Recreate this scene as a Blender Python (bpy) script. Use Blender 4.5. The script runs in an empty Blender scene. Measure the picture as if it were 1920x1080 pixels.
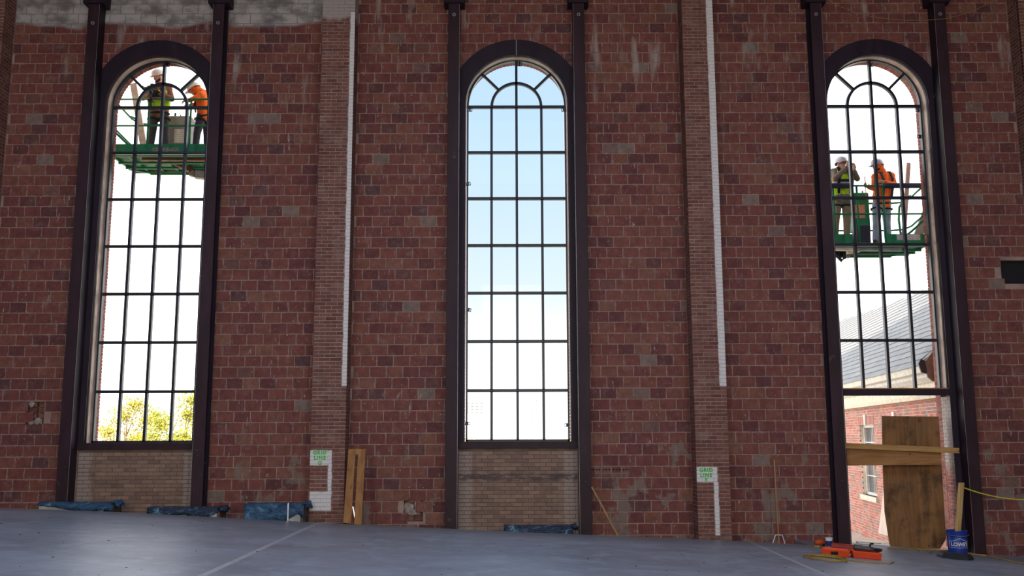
import bpy, bmesh, math, random
from mathutils import Vector, Matrix
import numpy as np

SC = bpy.context.scene
COL = SC.collection
random.seed(7)
PI = math.pi

# ------------------------------------------------------------------ camera
F, YAW, PITCH, ROLL, CX, D = 1800.0, 0.0046311, 0.1533519, -0.0033352, -0.18058, 17.65
cy_, sy_, cp_, sp_ = math.cos(YAW), math.sin(YAW), math.cos(PITCH), math.sin(PITCH)
FW = Vector((sy_*cp_, cy_*cp_, sp_)); R0 = Vector((cy_, -sy_, 0)); U0 = R0.cross(FW)
RT = math.cos(ROLL)*R0 + math.sin(ROLL)*U0
UP = -math.sin(ROLL)*R0 + math.cos(ROLL)*U0
EYE = Vector((CX, -D, 0))
cam = bpy.data.objects.new('camera', bpy.data.cameras.new('camera')); COL.objects.link(cam)
cam.matrix_world = Matrix(((RT.x, UP.x, -FW.x, EYE.x), (RT.y, UP.y, -FW.y, EYE.y), (RT.z, UP.z, -FW.z, EYE.z), (0, 0, 0, 1)))
cam.data.sensor_width = 36; cam.data.lens = F/1920*36; cam.data.clip_end = 3000
SC.camera = cam

def ray(px, py): return FW*F + RT*(px-960) + UP*(540-py)
def at(px, py, Y=0.0):
    """the point at depth Y that stands at this spot of the photograph"""
    d = ray(px, py); return EYE + d*((Y+D)/d.y)

# ------------------------------------------------------------------ world, sun, lamps, exposure
def build_world():
    w = bpy.data.worlds.new('sky'); SC.world = w; w.use_nodes = True
    nt = w.node_tree; nt.nodes.clear(); L = nt.links.new
    out = nt.nodes.new('ShaderNodeOutputWorld'); bg = nt.nodes.new('ShaderNodeBackground')
    tc = nt.nodes.new('ShaderNodeTexCoord'); sep = nt.nodes.new('ShaderNodeSeparateXYZ')
    L(tc.outputs['Generated'], sep.inputs[0])
    rp = nt.nodes.new('ShaderNodeValToRGB'); e = rp.color_ramp.elements
    e[0].position = 0.0; e[0].color = (2.6, 2.6, 2.6, 1)
    e[1].position = 1.0; e[1].color = (0.50, 0.75, 1.15, 1)
    for p, c in ((0.07, (1.6, 1.62, 1.66)), (0.15, (0.95, 1.03, 1.12)), (0.22, (0.82, 0.95, 1.08)), (0.31, (0.69, 0.87, 1.02)), (0.55, (0.60, 0.82, 1.12))):
        k = e.new(p); k.color = (*c, 1)
    L(sep.outputs[2], rp.inputs[0])
    mp = nt.nodes.new('ShaderNodeMapping'); mp.inputs['Scale'].default_value = (1, 1, 1.6); mp.inputs['Location'].default_value = (0.38, 0.2, 0.1)
    L(tc.outputs['Generated'], mp.inputs[0])
    nz = nt.nodes.new('ShaderNodeTexNoise'); nz.inputs['Scale'].default_value = 4.0; nz.inputs['Detail'].default_value = 7; nz.inputs['Roughness'].default_value = 0.55
    L(mp.outputs[0], nz.inputs['Vector'])
    # a clear gap between two cloud banks
    ab = nt.nodes.new('ShaderNodeMath'); ab.operation = 'ABSOLUTE'; L(sep.outputs[0], ab.inputs[0])
    gp = nt.nodes.new('ShaderNodeMapRange'); gp.interpolation_type = 'SMOOTHSTEP'; gp.inputs['From Min'].default_value = 0.05; gp.inputs['From Max'].default_value = 0.33; gp.inputs['To Min'].default_value = -0.30; gp.inputs['To Max'].default_value = 0.12
    L(ab.outputs[0], gp.inputs[0])
    ad = nt.nodes.new('ShaderNodeMath'); ad.operation = 'ADD'; L(nz.outputs['Fac'], ad.inputs[0]); L(gp.outputs[0], ad.inputs[1])
    r2 = nt.nodes.new('ShaderNodeMapRange'); r2.inputs['From Min'].default_value = 0.42; r2.inputs['From Max'].default_value = 0.66
    L(ad.outputs[0], r2.inputs[0])
    mx = nt.nodes.new('ShaderNodeMix'); mx.data_type = 'RGBA'
    L(r2.outputs[0], mx.inputs[0]); L(rp.outputs[0], mx.inputs[6]); mx.inputs[7].default_value = (3.0, 2.96, 2.93, 1)
    L(mx.outputs[2], bg.inputs[0]); bg.inputs[1].default_value = 1.0; L(bg.outputs[0], out.inputs[0])
build_world()

sun = bpy.data.objects.new('sun', bpy.data.lights.new('sun', 'SUN')); COL.objects.link(sun)
sun.data.energy = 9.0; sun.data.angle = 0.009; sun.data.color = (1.0, 0.93, 0.80)
sun.rotation_euler = Vector((0.05, 1.0, -0.62)).to_track_quat('-Z', 'Y').to_euler()

def area_light(name, loc, aim, sx, sy, watts, color):
    l = bpy.data.lights.new(name, 'AREA'); l.shape = 'RECTANGLE'; l.size = sx; l.size_y = sy; l.energy = watts; l.color = color
    o = bpy.data.objects.new(name, l); COL.objects.link(o); o.location = loc
    o.rotation_euler = Vector(aim).to_track_quat('-Z', 'Y').to_euler(); return o
for k in range(3):      # added fill lamps in front of the boarded windows behind the camera
    area_light('south_fill_light', ((-7, 0, 7)[k], -23.7, 3.4), (0, 1, -0.02), 2.6, 6.4, 470, (1.0, 0.93, 0.86))
for k in range(3):      # added bluish fill lamps under the closed ceiling
    area_light('ceiling_fill_light', ((-8, -0.5, 7)[k], -12.0, 9.05), (0, 0.0, -1), 5, 7, 380, (0.50, 0.69, 1.0))
SC.view_settings.view_transform = 'Standard'; SC.view_settings.look = 'None'
SC.view_settings.gamma = 1.0; SC.view_settings.use_curve_mapping = False; SC.view_settings.exposure = 0.0

# ------------------------------------------------------------------ materials
def lin(c):
    return tuple(((v/255)/12.92 if v/255 <= 0.04045 else ((v/255+0.055)/1.055)**2.4) for v in c)
class NT:
    """small helper that wires a node material"""
    def __init__(s, name):
        s.m = bpy.data.materials.new(name); s.m.use_nodes = True; s.t = s.m.node_tree
        s.b = s.t.nodes['Principled BSDF']
    def n(s, typ, **kw):
        nd = s.t.nodes.new('ShaderNode'+typ)
        for k, v in kw.items(): setattr(nd, k, v)
        return nd
    def put(s, sock, v):
        if hasattr(v, 'is_output'): s.t.links.new(v, sock)
        elif v is not None:
            if hasattr(sock.default_value, '__len__') and not hasattr(v, '__len__'): v = (v,)*len(sock.default_value)
            if hasattr(sock.default_value, '__len__') and len(sock.default_value) == 4 and len(v) == 3: v = (*v, 1)
            sock.default_value = v
    def math(s, op, a, b=None, c=None, clamp=False):
        nd = s.n('Math', operation=op, use_clamp=clamp); s.put(nd.inputs[0], a)
        if b is not None: s.put(nd.inputs[1], b)
        if c is not None: s.put(nd.inputs[2], c)
        return nd.outputs[0]
    def mix(s, f, a, b, blend='MIX'):
        nd = s.n('Mix', data_type='RGBA', blend_type=blend); s.put(nd.inputs[0], f); s.put(nd.inputs[6], a); s.put(nd.inputs[7], b); return nd.outputs[2]
    def noise(s, vec, scale, detail=4, rough=0.55, dist=0.0):
        nd = s.n('TexNoise'); s.put(nd.inputs['Vector'], vec); nd.inputs['Scale'].default_value = scale; nd.inputs['Detail'].default_value = detail
        nd.inputs['Roughness'].default_value = rough; nd.inputs['Distortion'].default_value = dist; return nd.outputs['Fac']
    def scaled(s, vec, sc, loc=(0, 0, 0)):
        nd = s.n('Mapping'); s.put(nd.inputs[0], vec); nd.inputs['Scale'].default_value = sc; nd.inputs['Location'].default_value = loc; return nd.outputs[0]
    def step(s, v, lo, hi):
        nd = s.n('MapRange', interpolation_type='SMOOTHSTEP'); s.put(nd.inputs[0], v); s.put(nd.inputs[1], lo); s.put(nd.inputs[2], hi); return nd.outputs[0]
    def ramp(s, v, stops, interp='LINEAR'):
        nd = s.n('ValToRGB'); s.put(nd.inputs[0], v); cr = nd.color_ramp; cr.interpolation = interp
        cr.elements[0].position = stops[0][0]; cr.elements[0].color = (*stops[0][1], 1)
        cr.elements[1].position = stops[-1][0]; cr.elements[1].color = (*stops[-1][1], 1)
        for p, c in stops[1:-1]: cr.elements.new(p).color = (*c, 1)
        return nd.outputs[0]
    def pos(s):
        if not hasattr(s, '_g'):
            s._g = s.n('NewGeometry'); s._x = s.n('SeparateXYZ'); s.t.links.new(s._g.outputs['Position'], s._x.inputs[0])
        return s._g.outputs['Position'], s._x.outputs[0], s._x.outputs[1], s._x.outputs[2]
    def objco(s):
        return s.n('TexCoord').outputs['Object']
    def done(s, color, rough=0.7, metal=0.0, bump=None, bstr=0.3, bdist=0.01, spec=None):
        s.put(s.b.inputs['Base Color'], color); s.put(s.b.inputs['Roughness'], rough); s.put(s.b.inputs['Metallic'], metal)
        if spec is not None: s.b.inputs['Specular IOR Level'].default_value = spec
        if bump is not None:
            bp = s.n('Bump'); bp.inputs['Strength'].default_value = bstr; bp.inputs['Distance'].default_value = bdist
            s.put(bp.inputs['Height'], bump); s.t.links.new(bp.outputs[0], s.b.inputs['Normal'])
        return s.m
def simple(name, rgb, rough=0.6, metal=0.0, var=0.12, scale=6.0, bump=0.0, spec=None):
    k = NT(name); c = lin(rgb); o = k.objco()
    nz = k.noise(o, scale, 5)
    col = k.mix(k.step(nz, 0.3, 0.7), tuple(v*(1-var) for v in c), tuple(min(1, v*(1+var)) for v in c))
    return k.done(col, rough, metal, k.noise(o, scale*8, 4) if bump else None, bump, spec=spec)

def paint_mask(k, rects, soft=0.012):
    """white paint on rectangles (x0, x1, z0, z1) of a wall face"""
    P, x, y, z = k.pos(); m = None
    wob = k.math('MULTIPLY', k.math('SUBTRACT', k.noise(P, 9, 3), 0.5), 0.035)
    xx = k.math('ADD', x, wob); zz = k.math('ADD', z, wob)
    for x0, x1, z0, z1 in rects:
        a = k.math('MULTIPLY', k.step(xx, x0-soft, x0+soft), k.step(xx, x1+soft, x1-soft))
        b = k.math('MULTIPLY', k.step(zz, z0-soft, z0+soft), k.step(zz, z1+soft, z1-soft))
        ab = k.math('MULTIPLY', k.math('MULTIPLY', a, b), k.math('LESS_THAN', y, PY+0.012)); m = ab if m is None else k.math('MAXIMUM', m, ab)
    return m

def whitewash(k):
    """old limewash on the top of the wall, with a wavy lower border"""
    P, x, y, z = k.pos()
    zz = k.math('ADD', z, k.math('MULTIPLY', k.math('SUBTRACT', k.noise(k.scaled(P, (0.9, 1, 0.3)), 1.0, 2), 0.5), -0.5))
    a = k.step(zz, 7.84, 7.93); b = k.step(x, -3.2, -3.75)
    soot = k.noise(k.scaled(P, (1, 1, 1.6)), 2.2, 4)
    return k.math('MULTIPLY', a, b), k.mix(k.step(soot, 0.35, 0.62), (0.20, 0.175, 0.165), (0.52, 0.475, 0.44))

def tile_material(name, per_island):
    k = NT(name); P, x, y, z = k.pos()
    rnd = k._g.outputs['Random Per Island'] if per_island else k.n('ObjectInfo').outputs['Random']
    base = k.ramp(rnd, [(0, (0.125, 0.038, 0.037)), (0.16, (0.178, 0.050, 0.042)), (0.45, (0.205, 0.060, 0.045)), (0.70, (0.225, 0.072, 0.050)),
                        (0.86, (0.225, 0.082, 0.052)), (0.92, (0.25, 0.105, 0.066)), (0.945, (0.115, 0.045, 0.046)), (0.975, (0.155, 0.052, 0.042)), (0.98, (0.235, 0.16, 0.125)), (1, (0.21, 0.145, 0.115))])
    grain = k.noise(P, 7.0, 6, 0.65)
    col = k.mix(k.step(grain, 0.25, 0.75), k.mix(1.0, base, (0.72, 0.70, 0.72), 'MULTIPLY'), k.mix(1.0, base, (1.22, 1.2, 1.16), 'MULTIPLY'))
    # smeared cement, more of it low on the wall
    low = k.step(z, 1.0, -1.4)
    cem = k.noise(k.scaled(P, (1, 1, 0.8)), 1.9, 7, 0.62)
    thr = k.math('SUBTRACT', 0.69, k.math('MULTIPLY', low, 0.165))
    cm = k.step(cem, thr, k.math('ADD', thr, 0.05))
    col = k.mix(k.math('MULTIPLY', cm, 0.8), col, (0.225, 0.165, 0.125))
    # dusty film
    col = k.mix(k.math('MULTIPLY', k.step(k.noise(P, 4.2, 5, 0.7), 0.50, 0.76), 0.42), col, (0.33, 0.22, 0.175))
    # scratches and drips
    scr = k.noise(k.scaled(P, (22, 22, 5)), 1.0, 3, 0.6, 0.6)
    col = k.mix(k.math('MULTIPLY', k.step(scr, 0.655, 0.72), 0.7), col, (0.50, 0.42, 0.36))
    spl = k.noise(P, 26, 2, 0.5)
    col = k.mix(k.math('MULTIPLY', k.step(spl, 0.69, 0.73), k.step(k.noise(P, 1.3, 2), 0.46, 0.56)), col, (0.55, 0.47, 0.41))
    # mortar squeezed over the edges of the tile
    eg = k.n('Attribute', attribute_type='GEOMETRY', attribute_name='edge').outputs['Fac']
    em = k.math('ADD', k.math('MULTIPLY', eg, 0.62), k.math('MULTIPLY', k.math('SUBTRACT', k.noise(P, 11, 5, 0.65), 0.5), 1.9))
    em = k.math('MULTIPLY', k.step(em, 0.58, 0.80), k.step(eg, 0.02, 0.25))
    col = k.mix(k.math('MULTIPLY', em, 0.65), col, (0.38, 0.285, 0.235))
    # lime streaks high on the wall
    st = k.noise(k.scaled(P, (3.6, 1, 0.75)), 1.0, 3, 0.5)
    sm = k.math('MULTIPLY', k.step(st, 0.58, 0.74), k.step(z, 4.2, 7.4))
    col = k.mix(k.math('MULTIPLY', sm, 0.7), col, (0.50, 0.43, 0.37))
    wm, wc = whitewash(k)
    col = k.mix(wm, col, wc)
    return k.done(col, 0.82, 0, k.math('ADD', grain, k.math('MULTIPLY', k.noise(P, 60, 3), 0.5)), 0.35, 0.012)
def mortar_material(name, rgb, rects=None, wash=False):
    k = NT(name); P, x, y, z = k.pos(); c = lin(rgb)
    col = k.mix(k.step(k.noise(P, 3, 5), 0.3, 0.7), tuple(v*0.72 for v in c), tuple(v*1.18 for v in c))
    if wash:
        wm, wc = whitewash(k); col = k.mix(wm, col, (0.30, 0.27, 0.25))
    if rects: col = k.mix(paint_mask(k, rects), col, (0.66, 0.60, 0.56))
    return k.done(col, 0.9, 0, k.noise(P, 50, 3), 0.3, 0.01)
def brick_material(name, per_island, stops, rects=None, wash=False, dirt=(0.36, 0.29, 0.24), dirt_amt=0.5):
    k = NT(name); P, x, y, z = k.pos()
    rnd = k._g.outputs['Random Per Island'] if per_island else k.n('ObjectInfo').outputs['Random']
    base = k.ramp(rnd, stops); g = k.noise(P, 14, 5, 0.65)
    col = k.mix(k.step(g, 0.25, 0.75), k.mix(1.0, base, (0.75,)*3, 'MULTIPLY'), k.mix(1.0, base, (1.2,)*3, 'MULTIPLY'))
    col = k.mix(k.math('MULTIPLY', k.step(k.noise(k.scaled(P, (1, 1, 1.8)), 2.6, 6, 0.65), 0.5, 0.7), dirt_amt), col, dirt)
    if wash: col = k.mix(k.math('MULTIPLY', k.step(k.math('ADD', z, k.math('MULTIPLY', k.noise(P, 3, 3), 0.5)), 8.05, 8.2), k.step(x, -2.5, -3)), col, (0.42, 0.38, 0.35))
    if rects:
        pm = paint_mask(k, rects); col = k.mix(pm, col, k.mix(k.noise(P, 20, 4), (0.72, 0.66, 0.61), (0.90, 0.85, 0.80)))
    return k.done(col, 0.85, 0, g, 0.3, 0.008)

M = {}
M['tile'] = tile_material('hollow_tile', False); M['tile_joined'] = tile_material('hollow_tile_joined', True)
M['mortar'] = mortar_material('grey_mortar', (168, 138, 122), wash=True)
ST_PIL = [(0, (0.15, 0.055, 0.042)), (0.4, (0.205, 0.078, 0.056)), (0.75, (0.24, 0.105, 0.075)), (1, (0.17, 0.07, 0.055))]
ST_BUFF = [(0, (0.22, 0.125, 0.09)), (0.35, (0.285, 0.17, 0.115)), (0.7, (0.34, 0.21, 0.14)), (1, (0.25, 0.155, 0.115))]
ST_EXT = [(0, (0.48, 0.16, 0.12)), (0.45, (0.60, 0.24, 0.18)), (0.8, (0.66, 0.31, 0.24)), (0.86, (0.30, 0.24, 0.23)), (1, (0.42, 0.31, 0.28))]
ST_JAMB = [(0, (0.22, 0.06, 0.05)), (0.5, (0.32, 0.10, 0.08)), (1, (0.40, 0.14, 0.10))]

def steel_material(name, rgb, rough, spec=0.35):
    k = NT(name); P, x, y, z = k.pos(); c = lin(rgb)
    nz = k.noise(k.scaled(P, (3, 3, 0.8)), 1.6, 6, 0.6)
    col = k.mix(k.step(nz, 0.3, 0.75), tuple(v*0.75 for v in c), tuple(v*1.25 for v in c))
    col = k.mix(k.math('MULTIPLY', k.step(k.noise(P, 30, 2), 0.74, 0.77), k.step(z, 0.6, -0.8)), col, (0.35, 0.3, 0.28))   # mortar splashes low down
    col = k.mix(k.math('MULTIPLY', k.step(k.noise(P, 2.4, 4), 0.70, 0.76), 0.35), col, (0.18, 0.13, 0.11))
    return k.done(col, rough, 0.0, k.noise(P, 24, 3), 0.08, 0.01, spec=spec)
M['steel'] = steel_material('maroon_primed_steel', (56, 35, 41), 0.55, 0.28)
M['steel_dark'] = steel_material('dark_primed_steel', (44, 30, 42), 0.55, 0.28)
M['frame'] = simple('black_window_steel', (30, 33, 44), 0.35, 0.0, 0.1, spec=0.5)
M['reveal'] = simple('scuffed_reveal_liner', (222, 196, 178), 0.6, 0, 0.25, 3.0)
M['bright'] = simple('steel_and_slot_light', (190, 186, 184), 0.35, 0.5, 0.1)
M['cream'] = simple('cream_trim', (238, 228, 206), 0.6)
M['white'] = simple('white_paint', (236, 234, 228), 0.5)
M['gutter'] = simple('white_gutter', (228, 224, 214), 0.45)
def glass_material(name, tint, gloss=0.05):
    k = NT(name); t = k.t; out = t.nodes['Material Output']; t.nodes.remove(k.b)
    tr = k.n('BsdfTransparent'); tr.inputs[0].default_value = (*tint, 1)
    gl = k.n('BsdfGlossy'); gl.inputs['Roughness'].default_value = 0.02
    fr = k.n('LayerWeight'); fr.inputs[0].default_value = 0.25
    mx = k.n('MixShader'); t.links.new(k.math('MULTIPLY', fr.outputs['Fresnel'], gloss*6, clamp=True), mx.inputs[0])
    t.links.new(tr.outputs[0], mx.inputs[1]); t.links.new(gl.outputs[0], mx.inputs[2]); t.links.new(mx.outputs[0], out.inputs[0])
    return k.m
M['glass'] = glass_material('window_glass', (0.93, 0.975, 1.0))
def wood_material(name, dark, light, scale=9.0, axis='Z', stain=0.0):
    k = NT(name); o = k.objco(); sc = {'Z': (1, 1, 0.09), 'X': (0.09, 1, 1), 'Y': (1, 0.09, 1)}[axis]
    g = k.noise(k.scaled(o, sc), scale, 6, 0.6, 1.4); k2 = k.noise(o, 1.7, 3)
    col = k.mix(k.step(g, 0.3, 0.7), lin(dark), lin(light))
    col = k.mix(k.math('MULTIPLY', k.step(k.noise(o, 5.5, 2), 0.70, 0.76), 0.7), col, tuple(v*0.45 for v in lin(dark)))
    if stain: col = k.mix(k.math('MULTIPLY', k.step(k.noise(o, 2.1, 5, 0.65), 0.45, 0.68), stain), col, tuple(v*0.28 for v in lin(dark)))
    return k.done(col, 0.7, 0, g, 0.15, 0.004)
M['ply'] = wood_material('plywood', (150, 98, 50), (196, 144, 84), 7)
M['ply_old'] = wood_material('stained_plywood', (120, 82, 44), (156, 110, 62), 8, stain=0.85)
M['lumber'] = wood_material('new_lumber', (168, 118, 62), (206, 160, 96), 10, 'X')
M['lumber_up'] = wood_material('upright_lumber', (196, 156, 92), (230, 194, 126), 10, 'Z')
M['ply_x'] = wood_material('plywood_strip', (146, 96, 50), (182, 130, 74), 8, 'X')
M['stick'] = wood_material('stick_wood', (160, 118, 74), (196, 152, 100), 14)

# ------------------------------------------------------------------ mesh helpers
class MB:
    def __init__(s): s.v = []; s.f = []
    def add(s, vs, fs):
        o = len(s.v); s.v += [tuple(p) for p in vs]; s.f += [tuple(i+o for i in q) for q in fs]; return s
    def box(s, lo, hi):
        x0, y0, z0 = lo; x1, y1, z1 = hi
        return s.add([(x0, y0, z0), (x1, y0, z0), (x1, y1, z0), (x0, y1, z0), (x0, y0, z1), (x1, y0, z1), (x1, y1, z1), (x0, y1, z1)],
                     [(0, 3, 2, 1), (4, 5, 6, 7), (0, 1, 5, 4), (1, 2, 6, 5), (2, 3, 7, 6), (3, 0, 4, 7)])
    def bar(s, a, b, w, h, up=(0, 0, 1)):
        """rectangular bar from a to b: w across, h along up"""
        a = Vector(a); b = Vector(b); t = (b-a).normalized(); u = Vector(up)
        if abs(t.dot(u)) > 0.98: u = Vector((0, 1, 0))
        sd = t.cross(u).normalized(); u = sd.cross(t).normalized(); vs = []
        for p in (a, b):
            for i, j in ((-1, -1), (1, -1), (1, 1), (-1, 1)): vs.append(p+sd*(w/2*i)+u*(h/2*j))
        return s.add(vs, [(0, 1, 2, 3), (7, 6, 5, 4), (0, 4, 5, 1), (1, 5, 6, 2), (2, 6, 7, 3), (3, 7, 4, 0)])
    def tube(s, pts, r, n=8, cap=True):
        pts = [Vector(p) for p in pts]; rs = r if hasattr(r, '__len__') else [r]*len(pts); rings = []; u = None
        for i, p in enumerate(pts):
            t = (pts[min(i+1, len(pts)-1)]-pts[max(i-1, 0)]).normalized()
            if u is None:
                u = Vector((0, 0, 1)) if abs(t.z) < 0.9 else Vector((1, 0, 0))
            u = (u-t*u.dot(t)).normalized(); v = t.cross(u)
            rings.append([p+(u*math.cos(2*PI*k/n)+v*math.sin(2*PI*k/n))*rs[i] for k in range(n)])
        vs = [q for rg in rings for q in rg]; fs = []
        for i in range(len(rings)-1):
            for k in range(n):
                a = i*n+k; b = i*n+(k+1) % n; fs.append((a, b, b+n, a+n))
        if cap: fs.append(tuple(reversed(range(n)))); fs.append(tuple(range(len(vs)-n, len(vs))))
        return s.add(vs, fs)
    def lathe(s, prof, c=(0, 0, 0), n=24, axis='Z', close=False):
        vs = []; fs = []
        for r, h in prof:
            for k in range(n):
                a = 2*PI*k/n; x, y = r*math.cos(a), r*math.sin(a)
                p = (x, y, h) if axis == 'Z' else ((h, x, y) if axis == 'X' else (x, h, y))
                vs.append((p[0]+c[0], p[1]+c[1], p[2]+c[2]))
        for i in range(len(prof)-1):
            for k in range(n):
                a = i*n+k; b = i*n+(k+1) % n; fs.append((a, b, b+n, a+n))
        if close: fs.append(tuple(reversed(range(n)))); fs.append(tuple(range(len(vs)-n, len(vs))))
        return s.add(vs, fs)
    def prism(s, poly, d):
        """polygon (3-D points, in order) pushed along vector d"""
        poly = [Vector(p) for p in poly]; d = Vector(d); n = len(poly)
        fs = [tuple(range(n)), tuple(reversed(range(n, 2*n)))] + [(i, i+n, (i+1) % n+n, (i+1) % n) for i in range(n)]
        return s.add(poly+[p+d for p in poly], fs)
    def capsule(s, a, ra, b, rb, n=12):
        a = Vector(a); b = Vector(b); t = b-a; L = t.length; t = t.normalized() if L > 1e-6 else Vector((0, 0, 1))
        pts, rs = [], []
        for k in (90, 60, 30): pts.append(a-t*ra*math.sin(math.radians(k))); rs.append(max(ra*math.cos(math.radians(k)), ra*0.02))
        pts.append(a); rs.append(ra)
        if L > 1e-6: pts.append(b); rs.append(rb)
        for k in (30, 60, 90): pts.append(b+t*rb*math.sin(math.radians(k))); rs.append(max(rb*math.cos(math.radians(k)), rb*0.02))
        return s.tube(pts, rs, n)
    def mesh(s, name, mat):
        me = bpy.data.meshes.new(name); me.from_pydata(s.v, [], s.f)
        bm = bmesh.new(); bm.from_mesh(me); bmesh.ops.recalc_face_normals(bm, faces=bm.faces); bm.to_mesh(me); bm.free()
        if mat: me.materials.append(mat)
        return me
    def build(s, name, mat, parent=None, smooth=False, kind=None, loc=None):
        me = s.mesh(name, mat)
        if loc is not None: me.transform(Matrix.Translation(-Vector(loc)))
        if smooth: me.polygons.foreach_set('use_smooth', [True]*len(me.polygons))
        return link(name, me, parent, kind, loc)
def link(name, me, parent=None, kind=None, loc=None):
    o = bpy.data.objects.new(name, me); COL.objects.link(o)
    if parent: o.parent = parent
    if kind: o['kind'] = kind
    if loc is not None: o.location = loc
    return o
def thing(name, label, cat, loc=(0, 0, 0), group=None, kind='thing'):
    o = bpy.data.objects.new(name, None); COL.objects.link(o); o.location = loc; o.empty_display_size = 0.1
    return tag(o, label, cat, group, kind)
def tag(o, label, cat, group=None, kind='thing'):
    o['label'] = label; o['category'] = cat; o['kind'] = kind
    if group: o['group'] = group
    return o
def bevel(o, w, seg=2):
    m = o.modifiers.new('bevel', 'BEVEL'); m.width = w; m.segments = seg; m.limit_method = 'ANGLE'; m.harden_normals = False; return o
def part(mb, name, mat, root, smooth=False, kind=None):
    """world-space mesh hung under a root whose own location is taken off"""
    me = mb.mesh(name, mat); me.transform(Matrix.Translation(-world_loc(root)))
    if smooth: me.polygons.foreach_set('use_smooth', [True]*len(me.polygons))
    return link(name, me, root, kind)
def world_loc(o):
    p = Vector((0, 0, 0))
    while o is not None: p += o.location; o = o.parent
    return p

# brick with a small chamfer round its face; local: face at y=0 looking to -y, x and z centred
_bm = {}
def brick_mesh(w, h, d, mat, ch=0.004, tag_=''):
    key = (round(w, 3), round(h, 3), d, mat.name, ch)
    if key in _bm: return _bm[key]
    x, z = round(w, 3)/2, round(h, 3)/2; m = MB()
    e = min(0.024, x*0.4, z*0.4)
    vs = [(-x+ch, 0, -z+ch), (x-ch, 0, -z+ch), (x-ch, 0, z-ch), (-x+ch, 0, z-ch), (-x, ch, -z), (x, ch, -z), (x, ch, z), (-x, ch, z), (-x, d, -z), (x, d, -z), (x, d, z), (-x, d, z),
          (-x+e, 0, -z+e), (x-e, 0, -z+e), (x-e, 0, z-e), (-x+e, 0, z-e)]
    fs = [(12, 13, 14, 15)]
    for i in range(4):
        j = (i+1) % 4; fs += [(i, j, j+12, i+12), (i+4, j+4, j, i), (i+8, j+8, j+4, i+4)]
    m.add(vs, fs); me = m.mesh('brick', mat); edge_attr(me, [1.0]*12+[0.0]*4); _bm[key] = me; return me
def edge_attr(me, vals): me.attributes.new('edge', 'FLOAT', 'POINT').data.foreach_set('value', vals)

def lay(parent, items, mat, mat_joined, limit=300, frame=None, name='brick', depth=0.05, ch=0.004):
    """items: (x, z, w, h, y, polygon or None, size on the picture). The biggest become parts, the rest one joined part."""
    items = sorted(items, key=lambda t: -t[6]); J = MB(); JE = []; pw = world_loc(parent); fr = frame or Matrix.Identity(4)
    rotq = fr.to_euler()
    for n, (x, z, w, h, y, poly, size) in enumerate(items):
        if poly:
            mb = MB(); mb.prism([(px, y, pz) for px, pz in poly], (0, depth, 0))
            if n < limit:
                me = mb.mesh(name, mat); me.transform(fr); me.transform(Matrix.Translation(-pw)); link(name, me, parent)
            else: J.add([fr @ Vector(p) for p in mb.v], mb.f); JE += [0.0]*len(mb.v)
        elif n < limit:
            o = link(name, brick_mesh(w, h, depth, mat, ch), parent); o.location = fr @ Vector((x, y, z)) - pw
            o.rotation_euler = rotq
        else:
            me = brick_mesh(w, h, depth, mat, ch)
            J.add([fr @ (Vector(v.co)+Vector((x, y, z))) for v in me.vertices], [tuple(p.vertices) for p in me.polygons]); JE += [1.0]*12+[0.0]*4
    if J.v:
        me = J.mesh(name+'s', mat_joined); edge_attr(me, JE); me.transform(Matrix.Translation(-pw)); link(name+'s', me, parent, 'stuff')

# ------------------------------------------------------------------ measures
WX = (-6.888, 0.0, 6.9376)              # window axes
RZ0, DZ = 6.339, 0.916                  # top rail height, rail spacing
ARC_Z, ARC_R = 6.305, 1.13              # opening cut in the wall
CO, CZ = 0.20175, 7.7326                # course height, height of one bed joint
TW = 0.303                              # tile length
T = 0.60                                # wall thickness
PILS = ((-10.31, -9.715), (-3.684, -3.065), (3.147, 3.738), (9.58, 10.18))
PY = -0.40                              # pilaster face
FX = (-14.5, -8.87, -6.87, -3.4, -0.66, 1.25, 3.9, 5.36, 8.37, 9.02, 10.3)
FZ = (-0.97, -1.178, -1.256, -1.447, -1.582, -1.669, -1.785, -1.875, -2.10, -2.155, -2.26)
def zf(x): return float(np.interp(x, FX, FZ))
SLAB_Y, STEP_X = -0.80, 4.95
def zlow(x): return zf(x)-0.26 if x < STEP_X else zf(x)
def fl(px, py, lift=0.0):
    d = ray(px, py); t = 10.0/F
    z = -1.8
    for _ in range(30):
        p = EYE + d*(z/d.z); z = zf(p.x)+lift
    return p
TOPZ = 9.2

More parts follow.
